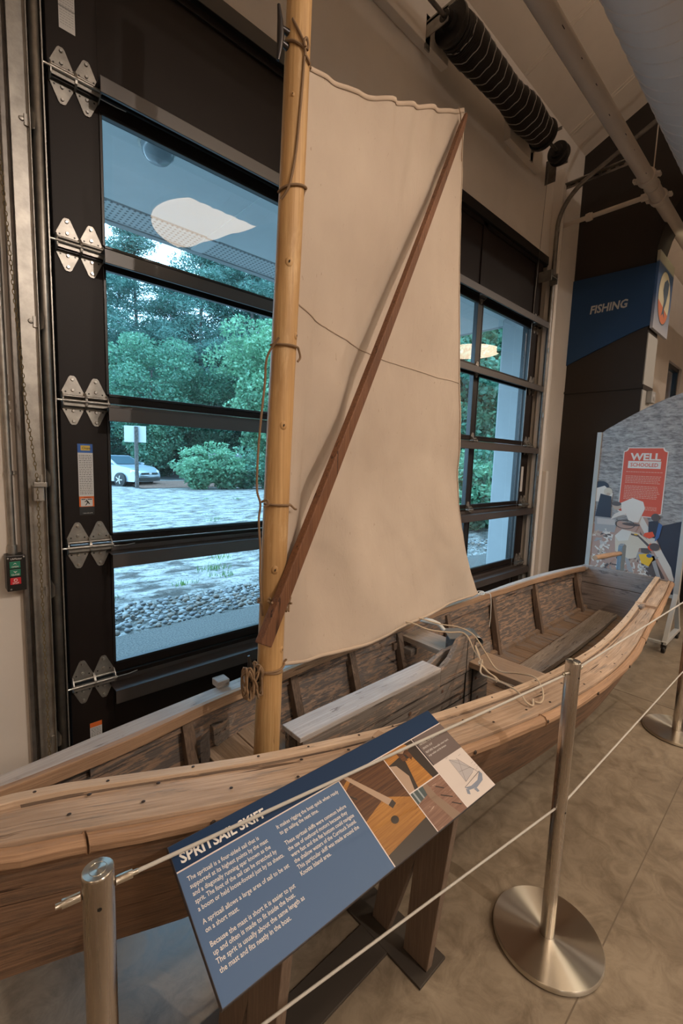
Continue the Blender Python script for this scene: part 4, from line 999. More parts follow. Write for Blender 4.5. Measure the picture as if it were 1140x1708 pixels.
for i in range(60):
    a = i*1.31; P.append(cc+V_((.030*math.cos(a*.5)*.9, .022*math.sin(a*1.3), .052*math.sin(a)))+V_((random.uniform(-.004, .004), -.012, random.uniform(-.006, .006))))
rope('cleated_rope', [P], .0034, M['rope_brown'], 'tangle of brown rope coiled on the lower mast cleat', at=tuple(cc))
# sheet lines
zt = .70
rope('sheet_line', [[V_((1.70, 1.46, .80)), V_((1.80, 1.38, .775)), V_((1.86, 1.31, .745)), V_((1.93, 1.24, .735)), V_((1.99, 1.175, .733)), V_((1.93, 1.08, .69)), V_((1.89, 1.02, .67)), V_((1.84, .99, .64)), V_((1.80, .92, .655)), V_((1.78, .83, .665)), V_((1.745, .76, .67)), V_((1.72, .72, .658)), V_((1.735, .70, .648)), V_((1.78, .72, .65))]], .0038, M['rope_tan'], 'tan sheet line from under the sail over the trunk head, nearer of two')
rope('sheet_line', [[V_((1.80, 1.50, .80)), V_((1.92, 1.42, .762)), V_((1.99, 1.33, .738)), V_((2.04, 1.24, .735)), V_((2.06, 1.165, .712)), V_((2.03, 1.08, .66)), V_((1.98, .98, .615)), V_((1.97, .88, .64)), V_((1.94, .79, .668)), V_((1.88, .73, .668)), V_((1.82, .695, .655)), V_((1.785, .69, .647)), V_((1.765, .705, .65))]], .0036, M['rope_tan'], 'tan sheet line crossing the trunk head nearer the stern')
kc = V_((1.885, 1.03, .665))
rope('sheet_knot', [[kc+V_((.0, 0, .0)), kc+V_((.01, -.012, .012)), kc+V_((-.004, -.018, .0)), kc+V_((.012, -.006, -.012)), kc+V_((.006, -.02, .004)), kc+V_((-.006, -.006, -.01)), kc+V_((.012, -.02, -.006))],
     [kc+V_((.004, -.01, .004)), V_((1.93, 1.07, .70)), V_((1.955, 1.09, .705)), V_((1.93, 1.05, .675))], [kc, V_((1.865, .97, .645)), V_((1.86, .93, .635)), V_((1.85, .915, .62))], [kc+V_((.01, 0, -.004)), V_((1.875, .97, .640)), V_((1.872, .93, .63)), V_((1.868, .91, .617))]], .0036, M['rope_tan'], 'pale knot with frayed end on the sheet lines in front of the trunk')
z, ni, fi, no, fo = sh(2.86)
rope('clew_lashing', [[sp(1.94, .70, .0), V_((2.90, 1.625, z+.018)), V_((2.95, 1.64, z+.022)), V_((3.0, 1.63, z+.012)), V_((3.03, 1.60, z-.01))], [V_((2.93, 1.635, z+.02)), V_((2.97, 1.60, z+.022)), V_((2.99, 1.575, z+.005)), V_((2.99, 1.565, .52)), V_((2.975, 1.56, .42))],
     [V_((2.90, 1.62, z+.015)), V_((2.93, 1.65, z+.03)), V_((2.96, 1.62, z+.03)), V_((2.93, 1.60, z+.016)), V_((2.90, 1.64, z+.02))], [V_((2.92, 1.63, z+.02)), V_((2.86, 1.64, z+.008)), V_((2.82, 1.63, z+.008))]], .003, M['rope_white'], 'pale twine tying the sail corner to the far gunwale')
# bailer on the trunk head: bent sheet-metal scoop with a pale handle
t = thing('bailing_scoop', (2.14, 1.30, .575), 'grey metal bailing scoop with a pale wooden handle behind the trunk', 'scoop')
mb = MB().hexa([(2.03, 1.285, .655), (2.16, 1.20, .655), (2.25, 1.30, .66), (2.12, 1.39, .66), (2.03, 1.285, .660), (2.16, 1.20, .660), (2.25, 1.30, .665), (2.12, 1.39, .665)])
mb.hexa([(2.16, 1.20, .60), (2.163, 1.203, .60), (2.253, 1.303, .60), (2.25, 1.30, .60), (2.16, 1.20, .66), (2.163, 1.203, .66), (2.253, 1.303, .665), (2.25, 1.30, .665)])
rows = [[(2.16+.0*math.cos(a)+.09*u+.035*math.sin(a), 1.20+.1*u-.035*math.sin(a)*.6, .63+.032*math.cos(a)) for a in [PI*k/8 for k in range(9)]] for u in (0, 1)]
mb.grid(rows); obj('blade', mb, flat((.22, .235, .24), .4, .6, name='dull_sheet_metal'), t, bevel=.001, solid=.0015)
mb = MB().tube([(2.10, 1.37, .665), (2.085, 1.40, .695), (2.06, 1.43, .705), (2.035, 1.46, .71), (2.02, 1.478, .71)], [.010, .012, .016, .016, .010], 14); obj('handle', mb, flat((.55, .55, .52), .5, name='pale_handle'), t)
mb = MB().box((2.06, 1.27, .576), (2.15, 1.33, .655)); obj('socket', mb, M['darkwood'], t)
# rudder hung on the transom
t = thing('rudder', (4.56, 1.175, .22), 'light blue painted rudder hung on the transom', 'rudder')
mb = MB().prism([(4.50, 1.158, .24), (4.50, 1.158, .90), (4.505, 1.158, .925), (4.56, 1.158, .935), (4.61, 1.158, .915), (4.615, 1.158, .60), (4.66, 1.158, .45), (4.74, 1.158, .22), (4.52, 1.158, .20)], (0, .036, 0)); 
obj('rudder_blade', mb, wood('flaking_blue_paint', (.21, .29, .36), (.12, .17, .22), (.30, .27, .24), .6, .66, 2, 1, .62, .7, .3, 6, 5), t, bevel=.004)
mb = MB().tube([(4.54, 1.176, .852), (4.42, 1.178, .858), (4.05, 1.18, .882), (3.87, 1.18, .893)], [.018, .020, .022, .019], 14); obj('tiller', mb, M['tanblock'], t)
mb = MB().box((4.485, 1.150, .60), (4.53, 1.202, .625)).box((4.485, 1.150, .40), (4.53, 1.202, .425)); obj('gudgeon', mb, M['trunk'], t, bevel=.002)

# ================================================================== INTERPRETIVE SIGN
SO = Vector((.337, .876, .760)); YW, TL = -.042, 1.169
E1 = Vector((math.cos(YW), math.sin(YW), 0)); nn = Vector((math.sin(YW), -math.cos(YW), 0))
E2 = Vector((0, 0, -1))*math.cos(TL)+nn*math.sin(TL); EN = E1.cross(-E2)
def sg(u, v, h=0.0): return SO+E1*u+E2*v+EN*h
sign = thing('interpretive_sign', (SO.x+.44, SO.y-.10, 0), 'tilted blue information board about the spritsail skiff on wooden legs', 'sign')
SW, SH = .88, .289
def sgbox(mb, u0, v0, u1, v1, h0, h1, mi=0):
    return mb.hexa([sg(u0, v1, h0), sg(u1, v1, h0), sg(u1, v0, h0), sg(u0, v0, h0), sg(u0, v1, h1), sg(u1, v1, h1), sg(u1, v0, h1), sg(u0, v0, h1)], mi)
mb = sgbox(MB(), 0, 0, SW, SH, -.012, 0, 0); obj('panel', mb, flat((.045, .038, .045), .5, name='dark_panel_core'), sign, bevel=.0008)
pm = [flat((.009, .034, .095), .5, name='navy_print', spec=.25), flat((.088, .160, .300), .5, name='slate_blue_print', spec=.3), flat((.15, .115, .11), .4, name='warm_grey_print'), flat((.66, .60, .57), .4, name='cream_print'), flat((.70, .64, .63), .4, name='white_rule')]
def sr(mb, u0, v0, u1, v1, mi, h=.0004): mb.poly([sg(u0, v1, h), sg(u1, v1, h), sg(u1, v0, h), sg(u0, v0, h)], mi)
mb = MB(); e_ = .0015
sr(mb, e_, e_, SW-e_, .0555, 0); sr(mb, e_, .0575, .4375, SH-e_, 1); sr(mb, .741, .0575, SW-e_, .152, 2); sr(mb, .735, .152, SW-e_, SH-e_, 3)
sr(mb, e_, .0545, SW-e_, .0575, 4, .0006); sr(mb, .4375, .0575, .4405, SH-e_, 4, .0006); sr(mb, .6005, .0575, .6035, SH-e_, 4, .0007)
sr(mb, .603, .1775, .735, .1805, 4, .0007); sr(mb, .733, .0575, .736, SH-e_, 4, .0007)
obj('printed_layout', mb, pm, sign)
def st(mb, txt, u, v, size, width=None, bold=.0, mi=0, h=.0008): return text_mb(mb, txt, sg(u, v, 0), E1, -E2, size, mi, bold=bold, width=width, lift=h)
mb = MB(); st(mb, 'SPRITSAIL SKIFF', .016, .044, .0300, .206, .028); obj('title_lettering', mb, WH, sign)
mb = MB()
T1 = [('The spritsail is a four-sided sail that is', .081, .166), ('supported at its highest points by the mast', .0955, .182), ('and a diagonally running spar known as the', .110, .181), ('sprit. The foot of the sail can be stretched by', .1245, .189), ('a boom or held loose-footed just by its sheets.', .139, .200),
      ('A spritsail allows a large area of sail to be set', .1625, .200), ('on a short mast.', .177, .070), ('Because the mast is short it is easier to put', .2015, .192), ('up and often is made to fit inside the boat.', .2155, .183), ('The sprit is usually about the same length as', .230, .198), ('the mast and fits neatly in the boat.', .2445, .155)]
for tx, v, wd in T1: st(mb, tx, .0165, v, .0128, wd, .012)
obj('text_block', mb, WH, sign); mb = MB()
T2 = [('It makes rigging the boat quick when ready', .082, .189), ('to go sailing the next time.', .0965, .113), ('These spritsail skiffs were common before', .1215, .185), ('the use of outboard motors because they', .1355, .178), ('were fast and the flat bottom could navigate', .1495, .190), ('the shallow waters of the Currituck Sound.', .1635, .186), ('This particular skiff was made around the', .1775, .184), ('Knotts Island area.', .191, .085)]
for tx, v, wd in T2: st(mb, tx, .231, v, .0128, wd, .012)
obj('text_block', mb, WH, sign); mb = MB()
st(mb, 'MATERIAL: Wide variety juniper', .748, .086, .0085, .098); st(mb, 'LENGTH: 16\' 8"', .748, .100, .0085, .045); st(mb, 'FEATURES: Removable center board,', .748, .114, .0085, .110); st(mb, 'large rudder, and flat bottom', .748, .1255, .0085, .085)
obj('text_block', mb, WH, sign)
# the three printed photographs
orangewood = wood('printed_orange_wood', (.62, .30, .07), (.33, .13, .03), (.12, .05, .02), .6, .7, 0, 1.5, .66, .4, .5, 12, 5, 0)
darkprint = wood('printed_brown_wood', (.20, .085, .035), (.05, .02, .012), None, axis=0, grain=1.5, crack=.7, rough=.4, bumps=0)
pinkprint = wood('printed_pinkish_wood', (.36, .21, .155), (.17, .085, .06), (.5, .36, .28), .6, .66, 0, 1.5, .64, .4, .4, 14, 5, 0)
PM = [darkprint, orangewood, flat((.42, .30, .22), .4), flat((.025, .015, .012), .4), pinkprint, flat((.05, .08, .09), .4), flat((.25, .17, .12), .4), flat((.30, .35, .38), .4)]
def spl(mb, pts, mi, h): mb.poly([sg(u, v, h) for u, v in reversed(pts)], mi)
mb = MB()
sr(mb, .4405, .0575, .6005, SH-e_, 0)
spl(mb, [(.4405, .175), (.53, .150), (.6005, .185), (.6005, .245), (.4405, .262)], 1, .0005)      # bright thwart
spl(mb, [(.4405, .262), (.6005, .245), (.6005, SH-e_), (.4405, SH-e_)], 3, .0005)
spl(mb, [(.455, .0575), (.468, .0575), (.545, .165), (.525, .172)], 2, .0007)                      # grey board
spl(mb, [(.525, .172), (.545, .165), (.548, .178), (.530, .184)], 3, .0009)
spl(mb, [(.4405, .075), (.47, .062), (.478, .068), (.4405, .088)], 1, .0006); spl(mb, [(.4405, .100), (.456, .118), (.454, .122), (.4405, .108)], 3, .0007)
spl(mb, [(.515+.0125*math.cos(a), .208+.0095*math.sin(a)) for a in [2*PI*k/20 for k in range(20)]], 3, .0008)
obj('printed_photo', mb, PM, sign, label='printed photo of a bright orange thwart with a dark mast hole')
mb = MB(); sr(mb, .6035, .0575, .733, .1775, 3)
spl(mb, [(.6035, .0575), (.700, .0575), (.712, .075), (.6035, .090)], 1, .0005); spl(mb, [(.640, .1775), (.664, .098), (.695, .100), (.706, .1775)], 1, .0006)
spl(mb, [(.6035, .092), (.625, .100), (.640, .14), (.625, .1775), (.6035, .1775)], 2, .0006)
spl(mb, [(.652, .070), (.675, .062), (.694, .070), (.672, .080)], 2, .0009); spl(mb, [(.652, .070), (.672, .080), (.672, .103), (.655, .098)], 0, .0008); spl(mb, [(.672, .080), (.694, .070), (.697, .098), (.684, .108), (.680, .088)], 0, .0008)
obj('printed_photo', mb, PM, sign, label='printed photo of a wooden step block on a pale plank')
mb = MB(); sr(mb, .6035, .1805, .733, SH-e_, 4)
spl(mb, [(.6035, .1805), (.655, .1805), (.650, .205), (.6035, .212)], 5, .0005); spl(mb, [(.612, .1805), (.618, .1805), (.618, .210), (.612, .211)], 7, .0007); spl(mb, [(.632, .1805), (.637, .1805), (.637, .207), (.632, .208)], 7, .0007)
spl(mb, [(.655, .1805), (.672, .1805), (.676, .22), (.702, SH-e_), (.668, SH-e_), (.650, .215)], 6, .0007)
for (a, b_, c_, d_) in ((.69, .20, .715, .215), (.685, .225, .72, .245), (.70, .255, .728, .272)): spl(mb, [(a, b_), (a+.004, b_-.001), (c_, d_), (c_-.004, d_+.001)], 3, .0009)
obj('printed_photo', mb, PM, sign, label='printed photo of a reddish plank seam and corner post')
# line drawing of the boat under sail
mb = MB(); g1, g2, g3 = 0, 1, 2
spl(mb, [(.800, .163), (.830, .178), (.856, .222), (.843, .226), (.795, .236)], 0, .0006)
def ln(a, b_, wd, mi, h=.0008):
    d_ = Vector((b_[0]-a[0], b_[1]-a[1])).normalized()*wd; nx, ny = -d_.y, d_.x
    spl(mb, [(a[0]-nx, a[1]-ny), (b_[0]-nx, b_[1]-ny), (b_[0]+nx, b_[1]+ny), (a[0]+nx, a[1]+ny)], mi, h)
for a, b_ in (((.800, .163), (.795, .236)), ((.800, .163), (.830, .178)), ((.830, .178), (.795, .236)), ((.800, .163), (.856, .222)), ((.795, .236), (.843, .226)), ((.800, .205), (.850, .212))): ln(a, b_, .0004, 1)
ln((.828, .170), (.862, .238), .0007, 1)
spl(mb, [(.776, .246), (.800, .252), (.835, .250), (.866, .234), (.868, .244), (.852, .258), (.815, .264), (.785, .258)], 2, .0008)
spl(mb, [(.800, .262), (.812, .263), (.812, .275), (.803, .274)], 2, .0007); spl(mb, [(.776, .250), (.784, .256), (.776, .268), (.768, .262)], 2, .0007); ln((.776, .246), (.866, .234), .0006, 3, .001)
for a in ((.792, .156), (.842, .168), (.862, .205), (.866, .214), (.868, .222), (.858, .226), (.79, .244)): ln(a, (a[0]+.012, a[1]-.001), .0003, 1)
obj('boat_drawing', mb, [flat((.46, .44, .46), .5), flat((.15, .14, .14), .5), flat((.22, .26, .34), .5), flat((.05, .05, .07), .5)], sign)
# legs: tapered boards, and the flat steel base
def foot_x(u): return SO.x+.0+u
for nm, u in (('leg', .158), ('leg', .745)):
    xc = SO.x+u; dy = -.042*u
    yb0, yb1 = .690+dy+.045, .69+dy+.24
    pt = lambda v, h: sg(u, v, h)
    p1, p2 = sg(u, SH-.035, -.013), sg(u, .045, -.013)
    mb = MB().prism([(xc-.014, yb0-.02, .012), (xc-.014, yb0+.075, .012), (xc-.014, p1.y+.115, p1.z+.03), (xc-.014, p2.y, p2.z-.002), (xc-.014, p1.y, p1.z-.002)], (.028, 0, 0)); lg = obj('leg', mb, M['signwood'], sign, bevel=.002)
    mb = MB().prism([(xc-.014, yb1+.02, .012), (xc-.014, yb1-.05, .012), (xc-.014, p1.y+.06, p1.z-.02), (xc-.014, p2.y-.01, p2.z-.012)], (.028, 0, 0)); obj('brace', mb, M['signwood'], sign, bevel=.002)
mb = sgbox(MB(), .10, .05, .80, .08, -.030, -.0125).__class__()
sgbox(mb, .10, .06, .80, .10, -.035, -.0125); obj('batten', mb, M['signwood'], sign, bevel=.002)
x1, x2 = SO.x+.745, SO.x+.158; 
mb = MB().box((x1-.062, .672, .0), (x1+.072, 1.01, .010)).box((x2-.072, .70, .0), (x2+.062, 1.03, .010)).box((x2+.062, .805, .0), (x1-.062, .925, .010))
obj('base_plate', mb, M['plate'], sign, bevel=.0015)

# ================================================================== BARRIER POSTS
def stanchion(x, y, label, rz, ht=.965, zs=.484):
    t = thing('barrier_post', (x, y, 0), label, 'barrier post', 'stainless barrier posts', rz)
    mb = MB().lathe((0, 0, 0), [(.0, .0), (.168, .0), (.170, .003), (.170, .006)], 72); obj('rubber_ring', mb, M['rubber'], t, world=False)
    mb = MB().lathe((0, 0, 0), [(.171, .004), (.1735, .006), (.1735, .018), (.171, .021), (.023, .0215)], 96)
    obj('base_disc', mb, M['steelbase'], t, world=False)
    mb = MB().lathe((0, 0, 0), [(.0225, .0205), (.0225, ht-.001), (.022, ht)], 48); obj('post', mb, M['steel'], t, world=False)
    mb = MB().lathe((0, 0, 0), [(.022, ht), (.022, ht+.002), (.021, ht+.003), (.013, ht+.003), (.0125, ht+.0025), (.012, ht+.0032), (0, ht+.0032)], 48); obj('cap', mb, M['steelbase'], t, world=False)
    for a in (0, PI):
        mb = MB().tube([(.024*math.cos(a), .024*math.sin(a), ht-.030), (.048*math.cos(a), .024*math.sin(a)*2, ht-.030)], .0065, 14).tube([(.046*math.cos(a), 0, ht-.030), (.056*math.cos(a), 0, ht-.030)], .004, 10)
        obj('cord_socket', mb, M['steelbase'], t, world=False)
    mb = MB()
    for z in (ht-.045, zs):
        mb.tube([(-.001, -.022, z), (-.001, -.0232, z)], .0032, 10)
    obj('screw_hole', mb, M['blackmetal'], t, world=False)
    return t
P1 = Vector((.160, .690, 0)); P2 = Vector((1.471, .480, 0)); P3 = Vector((3.305, .46, 0)); P4 = Vector((5.3, .44, 0))
stanchion(P1.x, P1.y, 'stainless barrier post in the near left corner with cord sockets', math.atan2(P2.y-P1.y, P2.x-P1.x))
stanchion(P2.x, P2.y, 'stainless barrier post in the middle of the floor on a round base', math.atan2(P2.y-P1.y, P2.x-P1.x), .990)
stanchion(P3.x, P3.y, 'stainless barrier post at the right edge on a round base', math.atan2(P3.y-P2.y, P3.x-P2.x), .90, .402)
def cordline(a, b_, z, off, r, lab, z2=None):
    z2 = z if z2 is None else z2
    a2, b2 = a.copy(), b_.copy(); d_ = (b_-a).normalized(); p, q = a2+d_*off, b2-d_*.024
    mb = MB().tube([(p.x, p.y, z), (q.x, q.y, z2)], r, 10)
    tag(obj('elastic_rope', mb, M['cord'], at=(p.x, p.y, z)), lab, 'cord', 'barrier cords')
cordline(P1, P2, .935, .056, .0034, 'upper grey cord from the near left post to the middle post', .957)
cordline(P2, P3, .957, .024, .0034, 'upper grey cord from the middle post to the right post', .868)
cordline(P1, P2, .470, .024, .0034, 'lower grey cord from the near left post to the middle post', .494)
cordline(P2, P3, .484, .024, .0034, 'lower grey cord from the middle post to the right post', .402)

# ================================================================== STANDING DISPLAY 'WELL SCHOOLED'
PX = 4.95
disp = thing('display_panel', (PX+.1, 1.2, 0), 'tall arched display board with red placard and fishing photo on casters', 'display board')
ey2, ez2 = Vector((0, -1, 0)), Vector((0, 0, 1)); YL = 1.575; WD = .76
def dp(u, z, h=0.0): return Vector((PX-h, YL-u, z))
def arc(u): return 1.925+.42*math.sin(max(0, min(1, (u+.03)/1.0))*PI*.5)
top = [(u, arc(u)) for u in [WD-.0*1-(WD*i/16) for i in range(17)]]
mb = MB().prism([dp(0.01, .46), dp(WD-.02, .46)]+[dp(min(max(u, .01), WD-.02), z) for u, z in top], (.02, 0, 0)); 
def water():
    m, nt, N, L, b = _new('printed_grey_water')
    g = tex(N, L, 16, (1, 1, 3.2), 6, .65, .4); r = ramp(N, [(.36, (.15, .14, .14)), (.56, (.35, .33, .32)), (.72, (.47, .45, .43))]); L.new(g.outputs[0], r.inputs[0]); L.new(r.outputs[0], b.inputs['Base Color']); b.inputs['Roughness'].default_value = .5; return m
obj('printed_board', mb, water(), disp)
for s_, u in ((0, -.022), (1, WD-.02)):
    mb = MB(); z1 = 1.955 if s_ == 0 else 2.25
    mb.box((PX-.012, YL-u-.042, .44), (PX+.045, YL-u, z1)); obj('frame_post', mb, M['palegrey'], disp, bevel=.003)
    mb = MB()
    y = YL-u-.021
    for sx in (-1, 1): mb.hexa([(PX+.016+sx*.26-.022, y-.018, .085), (PX+.016+sx*.26+.022, y-.018, .085), (PX+.016+sx*.26+.022, y+.018, .085), (PX+.016+sx*.26-.022, y+.018, .085), (PX+.016+sx*.0-.022, y-.018, .50), (PX+.016+.022, y-.018, .50), (PX+.016+.022, y+.018, .50), (PX+.016-.022, y+.018, .50)])
    mb.box((PX-.27, y-.02, .075), (PX+.30, y+.02, .105)); obj('trestle_leg', mb, M['palegrey'], disp, bevel=.003)
    for sx in (-.25, .28):
        mb = MB().lathe((PX+sx, y, .032), [(.0, -.014), (.028, -.014), (.032, -.009), (.032, .009), (.028, .014), (0, .014)], 20, 0, True, 'y').box((PX+sx-.02, y-.02, .045), (PX+sx+.02, y+.02, .076)); obj('caster', mb, M['blackmetal'], disp)
mb = MB().box((PX-.27, YL-WD+.0, .075), (PX-.235, YL+.02, .10)); obj('cross_bar', mb, M['palegrey'], disp, bevel=.003)
mb = MB().box((PX-.004, YL-WD, .44), (PX+.03, YL+.02, .475)); obj('bottom_bar', mb, M['palegrey'], disp, bevel=.003)
# artwork (a flat print): fishermen hauling fish
col = {}
AM = [flat(c, .5) for c in [(.62, .58, .53), (.60, .085, .045), (.68, .62, .56), (.03, .035, .055), (.48, .36, .28), (.05, .12, .30), (.70, .08, .03), (.72, .42, .03), (.20, .14, .12), (.34, .33, .33), (.10, .08, .08), (.42, .27, .22), (.58, .50, .40), (.22, .30, .36), (.50, .46, .44)]]
CRM, RED, WHT, NAVY, SKIN, BLU, ORA, YEL, BRN, GRY, DRK, PNK, KHA, LBL, FSH = range(15)
def dpoly(mb, pts, mi, h): mb.poly([dp(u, z, h) for u, z in pts][::-1], mi)
mb = MB()
# dark water, boat, fish hold
dpoly(mb, [(.42, 1.02), (.76, 1.16), (.76, .47), (.55, .47)], NAVY, .0006)
dpoly(mb, [(.01, .47), (.70, .47), (.735, .62), (.46, 1.18), (.40, 1.16), (.30, .95), (.01, 1.05)], PNK, .0008)
dpoly(mb, [(.40, 1.12), (.43, 1.17), (.70, .72), (.735, .60), (.70, .60)], CRM, .001); dpoly(mb, [(.43, 1.02), (.66, .62), (.68, .50), (.50, .50)], DRK, .0012)
dpoly(mb, [(.02, .47), (.03, 1.0), (.10, 1.02), (.16, .47)], PNK, .0012)
random.seed(11)
for i in range(240):                        # silvery fish
    u = random.uniform(.03, .64); z = random.uniform(.50, .98)
    if u+.62*(z-.47) > .66: continue
    a = random.uniform(0, PI); l_, w_ = random.uniform(.022, .042), random.uniform(.008, .014)
    c_, s_ = math.cos(a), math.sin(a); mi = random.choice((FSH, CRM, CRM, GRY, WHT, WHT, DRK, SKIN))
    dpoly(mb, [(u+x_*c_-y_*s_, z+x_*s_+y_*c_) for x_, y_ in ((-l_, 0), (-l_*.4, -w_), (l_*.5, -w_*.6), (l_, -w_*1.0), (l_*.8, 0), (l_, w_), (l_*.5, w_*.6), (-l_*.4, w_))], mi, .0036+i*.000004)
for pts in ([(.03, 1.12), (.22, 1.12), (.23, .98), (.04, .97)],): dpoly(mb, pts, GRY, .003)
dpoly(mb, [(.05, 1.105), (.21, 1.105), (.215, 1.05), (.055, 1.045)], FSH, .0033)
dpoly(mb, [(.24, 1.10), (.42, 1.08), (.36, .90), (.20, .66), (.16, .70)], PNK, .0052)
dpoly(mb, [(.31, .84), (.60, .80), (.56, .75), (.33, .78)], GRY, .0052); dpoly(mb, [(.30, .82), (.33, .82), (.45, .52), (.41, .51)], GRY, .0052); dpoly(mb, [(.44, .54), (.66, .52), (.66, .50), (.44, .51)], GRY, .0052); dpoly(mb, [(.52, .83), (.56, .82), (.66, .54), (.63, .53)], GRY, .0052)
# the placard with notched corners
def placard(g, h, mi):
    u0, u1, z0, z1, c = .232-g, .575+g, 1.165-g, 1.80+g, .035
    P = []
    for (cu, cz, sx, sz, a0) in ((u0, z0, 1, 1, 90), (u1, z0, -1, 1, 180), (u1, z1, -1, -1, 270), (u0, z1, 1, -1, 0)):
        for k in range(7):
            a = math.radians(a0-k*15) ; P.append((cu+c*math.cos(a), cz+c*math.sin(a)))
    dpoly(mb, P, mi, h)
placard(.008, .0036, WHT); placard(0, .0040, RED)
mb2 = MB()
text_mb(mb2, 'WELL', dp(.285, 1.690, 0), ey2, ez2, .090, 0, bold=.035, width=.245, lift=.0046)
dpoly(mb, [(.272, 1.680), (.535, 1.680), (.535, 1.612), (.272, 1.612)][::-1][::-1], WHT, .0046)
obj('placard_lettering', mb2, AM[WHT], disp)
mb2 = MB(); text_mb(mb2, 'SCHOOLED', dp(.292, 1.628, 0), ey2, ez2, .050, 0, bold=.015, width=.222, lift=.0052)
obj('placard_lettering', mb2, AM[RED], disp, label='red capitals on a white bar')
mb2 = MB(); rws = [(.262, .545, 1.575, .006)]+[(.262, .54-random.uniform(0, .02), 1.535-.0155*k, .006) for k in range(5)]+[(.262, .54-random.uniform(0, .02), 1.440-.0155*k, .006) for k in range(8)]+[(.262, .35, 1.316, .006)]+[(.42, .53, 1.25-.013*k, .005) for k in range(3)]
ex_, ez_ = ey2, ez2; Oo = dp(0, 0, 0)
for ri_, (u0, u1, v, h) in enumerate(rws):
    if ri_ in (1, 6, 14, 15): obj('placard_text', mb2, flat((.66, .34, .26), .5), disp); mb2 = MB()
    u = u0
    while u < u1:
        wd = random.uniform(.008, .026); mb2.poly([dp(a, b_, .0046) for a, b_ in ((u, v), (u+wd, v), (u+wd, v+h), (u, v+h))][::-1]); u += wd+.004
obj('placard_text', mb2, flat((.66, .34, .26), .5), disp)
# figures in print
def blob(cx, cz, rx, rz, mi, h, n=18, rot=0):
    dpoly(mb, [(cx+rx*math.cos(a)*math.cos(rot)-rz*math.sin(a)*math.sin(rot), cz+rx*math.cos(a)*math.sin(rot)+rz*math.sin(a)*math.cos(rot)) for a in [2*PI*k/n for k in range(n)]], mi, h)
blob(.055, 1.42, .075, .055, NAVY, .0052); dpoly(mb, [(.01, 1.40), (.09, 1.43), (.17, 1.36), (.16, 1.27), (.02, 1.27)], WHT, .0054); dpoly(mb, [(.06, 1.35), (.16, 1.33), (.17, 1.12), (.03, 1.12)], NAVY, .0056)
blob(.125, 1.375, .038, .038, KHA, .006); blob(.13, 1.35, .018, .014, SKIN, .0062)
dpoly(mb, [(.24, 1.27), (.34, 1.33), (.43, 1.30), (.45, 1.24), (.41, 1.10), (.33, 1.10), (.30, 1.17), (.20, 1.12), (.17, 1.10), (.20, 1.16), (.26, 1.20)], WHT, .0062)
blob(.215, 1.24, .040, .038, SKIN, .0064); blob(.21, 1.262, .042, .022, DRK, .0066); blob(.35, 1.075, .075, .014, DRK, .0066); 
for k in range(20):
    a0, a1 = 2*PI*k/20, 2*PI*(k+1)/20
    dpoly(mb, [(.30+.085*math.cos(a0), 1.07+.045*math.sin(a0)), (.30+.085*math.cos(a1), 1.07+.045*math.sin(a1)), (.30+.077*math.cos(a1), 1.07+.038*math.sin(a1)), (.30+.077*math.cos(a0), 1.07+.038*math.sin(a0))], DRK, .0068)
dpoly(mb, [(.49, 1.12), (.56, 1.14), (.59, 1.05), (.55, .97), (.50, .98)], NAVY, .0062); dpoly(mb, [(.47, 1.01), (.53, 1.03), (.55, .99), (.51, .96), (.46, .98)], ORA, .0066); dpoly(mb, [(.57, 1.12), (.60, 1.10), (.585, .98), (.555, .94), (.56, 1.02)], BLU, .0066)
blob(.54, 1.165, .034, .036, DRK, .0068)
dpoly(mb, [(.225, .95), (.28, 1.02), (.42, 1.00), (.53, .93), (.51, .87), (.44, .86), (.42, .76), (.36, .74), (.24, .80)], KHA, .0070); dpoly(mb, [(.225, .95), (.28, 1.02), (.36, 1.01), (.34, .92), (.26, .90)], CRM, .0074)
dpoly(mb, [(.36, .99), (.42, .985), (.52, .90), (.505, .885), (.42, .965), (.36, .975)], DRK, .0078); blob(.40, .985, .016, .007, YEL, .0082)
blob(.535, .885, .030, .034, ORA, .0074); blob(.56, .89, .040, .036, DRK, .0078); dpoly(mb, [(.44, .80), (.52, .82), (.56, .78), (.53, .70), (.47, .72)], YEL, .0080); blob(.525, .80, .022, .018, BLU, .0084)
obj('printed_artwork', mb, AM, disp)

# ------------------------------------------------------------------ FISHING banner and emblem
ban = thing('banner', (5.43, 1.78, 3.2), 'blue banner reading fishing across the dark partition', 'banner')
BX = 5.418
pts = [(2.149, 3.655), (1.372, 3.640)]+[(1.372+.777*i/14, 3.045-.30*((i/14)**1.35)-.02*math.sin(PI*i/14)) for i in range(15)]
mb = MB().prism([(BX, y, z) for y, z in pts], (.020, 0, 0)); obj('fabric', mb, flat((.008, .045, .125), .75, name='banner_blue'), ban)
mb = MB(); text_mb(mb, 'FISHING', Vector((BX, 1.945, 3.265)), ey2, ez2, .115, 0, bold=.03, width=.36, lift=.002, shear=.12); obj('lettering', mb, flat((.42, .42, .42), .6), ban)
em = thing('emblem_sign', (5.66, 1.35, 3.3), 'end panel with a leaping fish in a cream and orange oval', 'emblem')
mb = MB().box((5.43, 1.345, 3.02), (6.02, 1.372, 3.76)); 
def emb():
    m, nt, N, L, b = _new('blue_to_grey_print'); tc = N.new('ShaderNodeTexCoord'); s_ = N.new('ShaderNodeSeparateXYZ'); r = ramp(N, [(.0, (.40, .42, .48)), (.45, (.04, .10, .24)), (.85, (.03, .09, .22)), (.88, (.42, .40, .30))]); L.new(tc.outputs['Generated'], s_.inputs[0]); L.new(s_.outputs['Z'], r.inputs[0]); L.new(r.outputs[0], b.inputs['Base Color']); return m
obj('board', mb, emb(), em, bevel=.002)
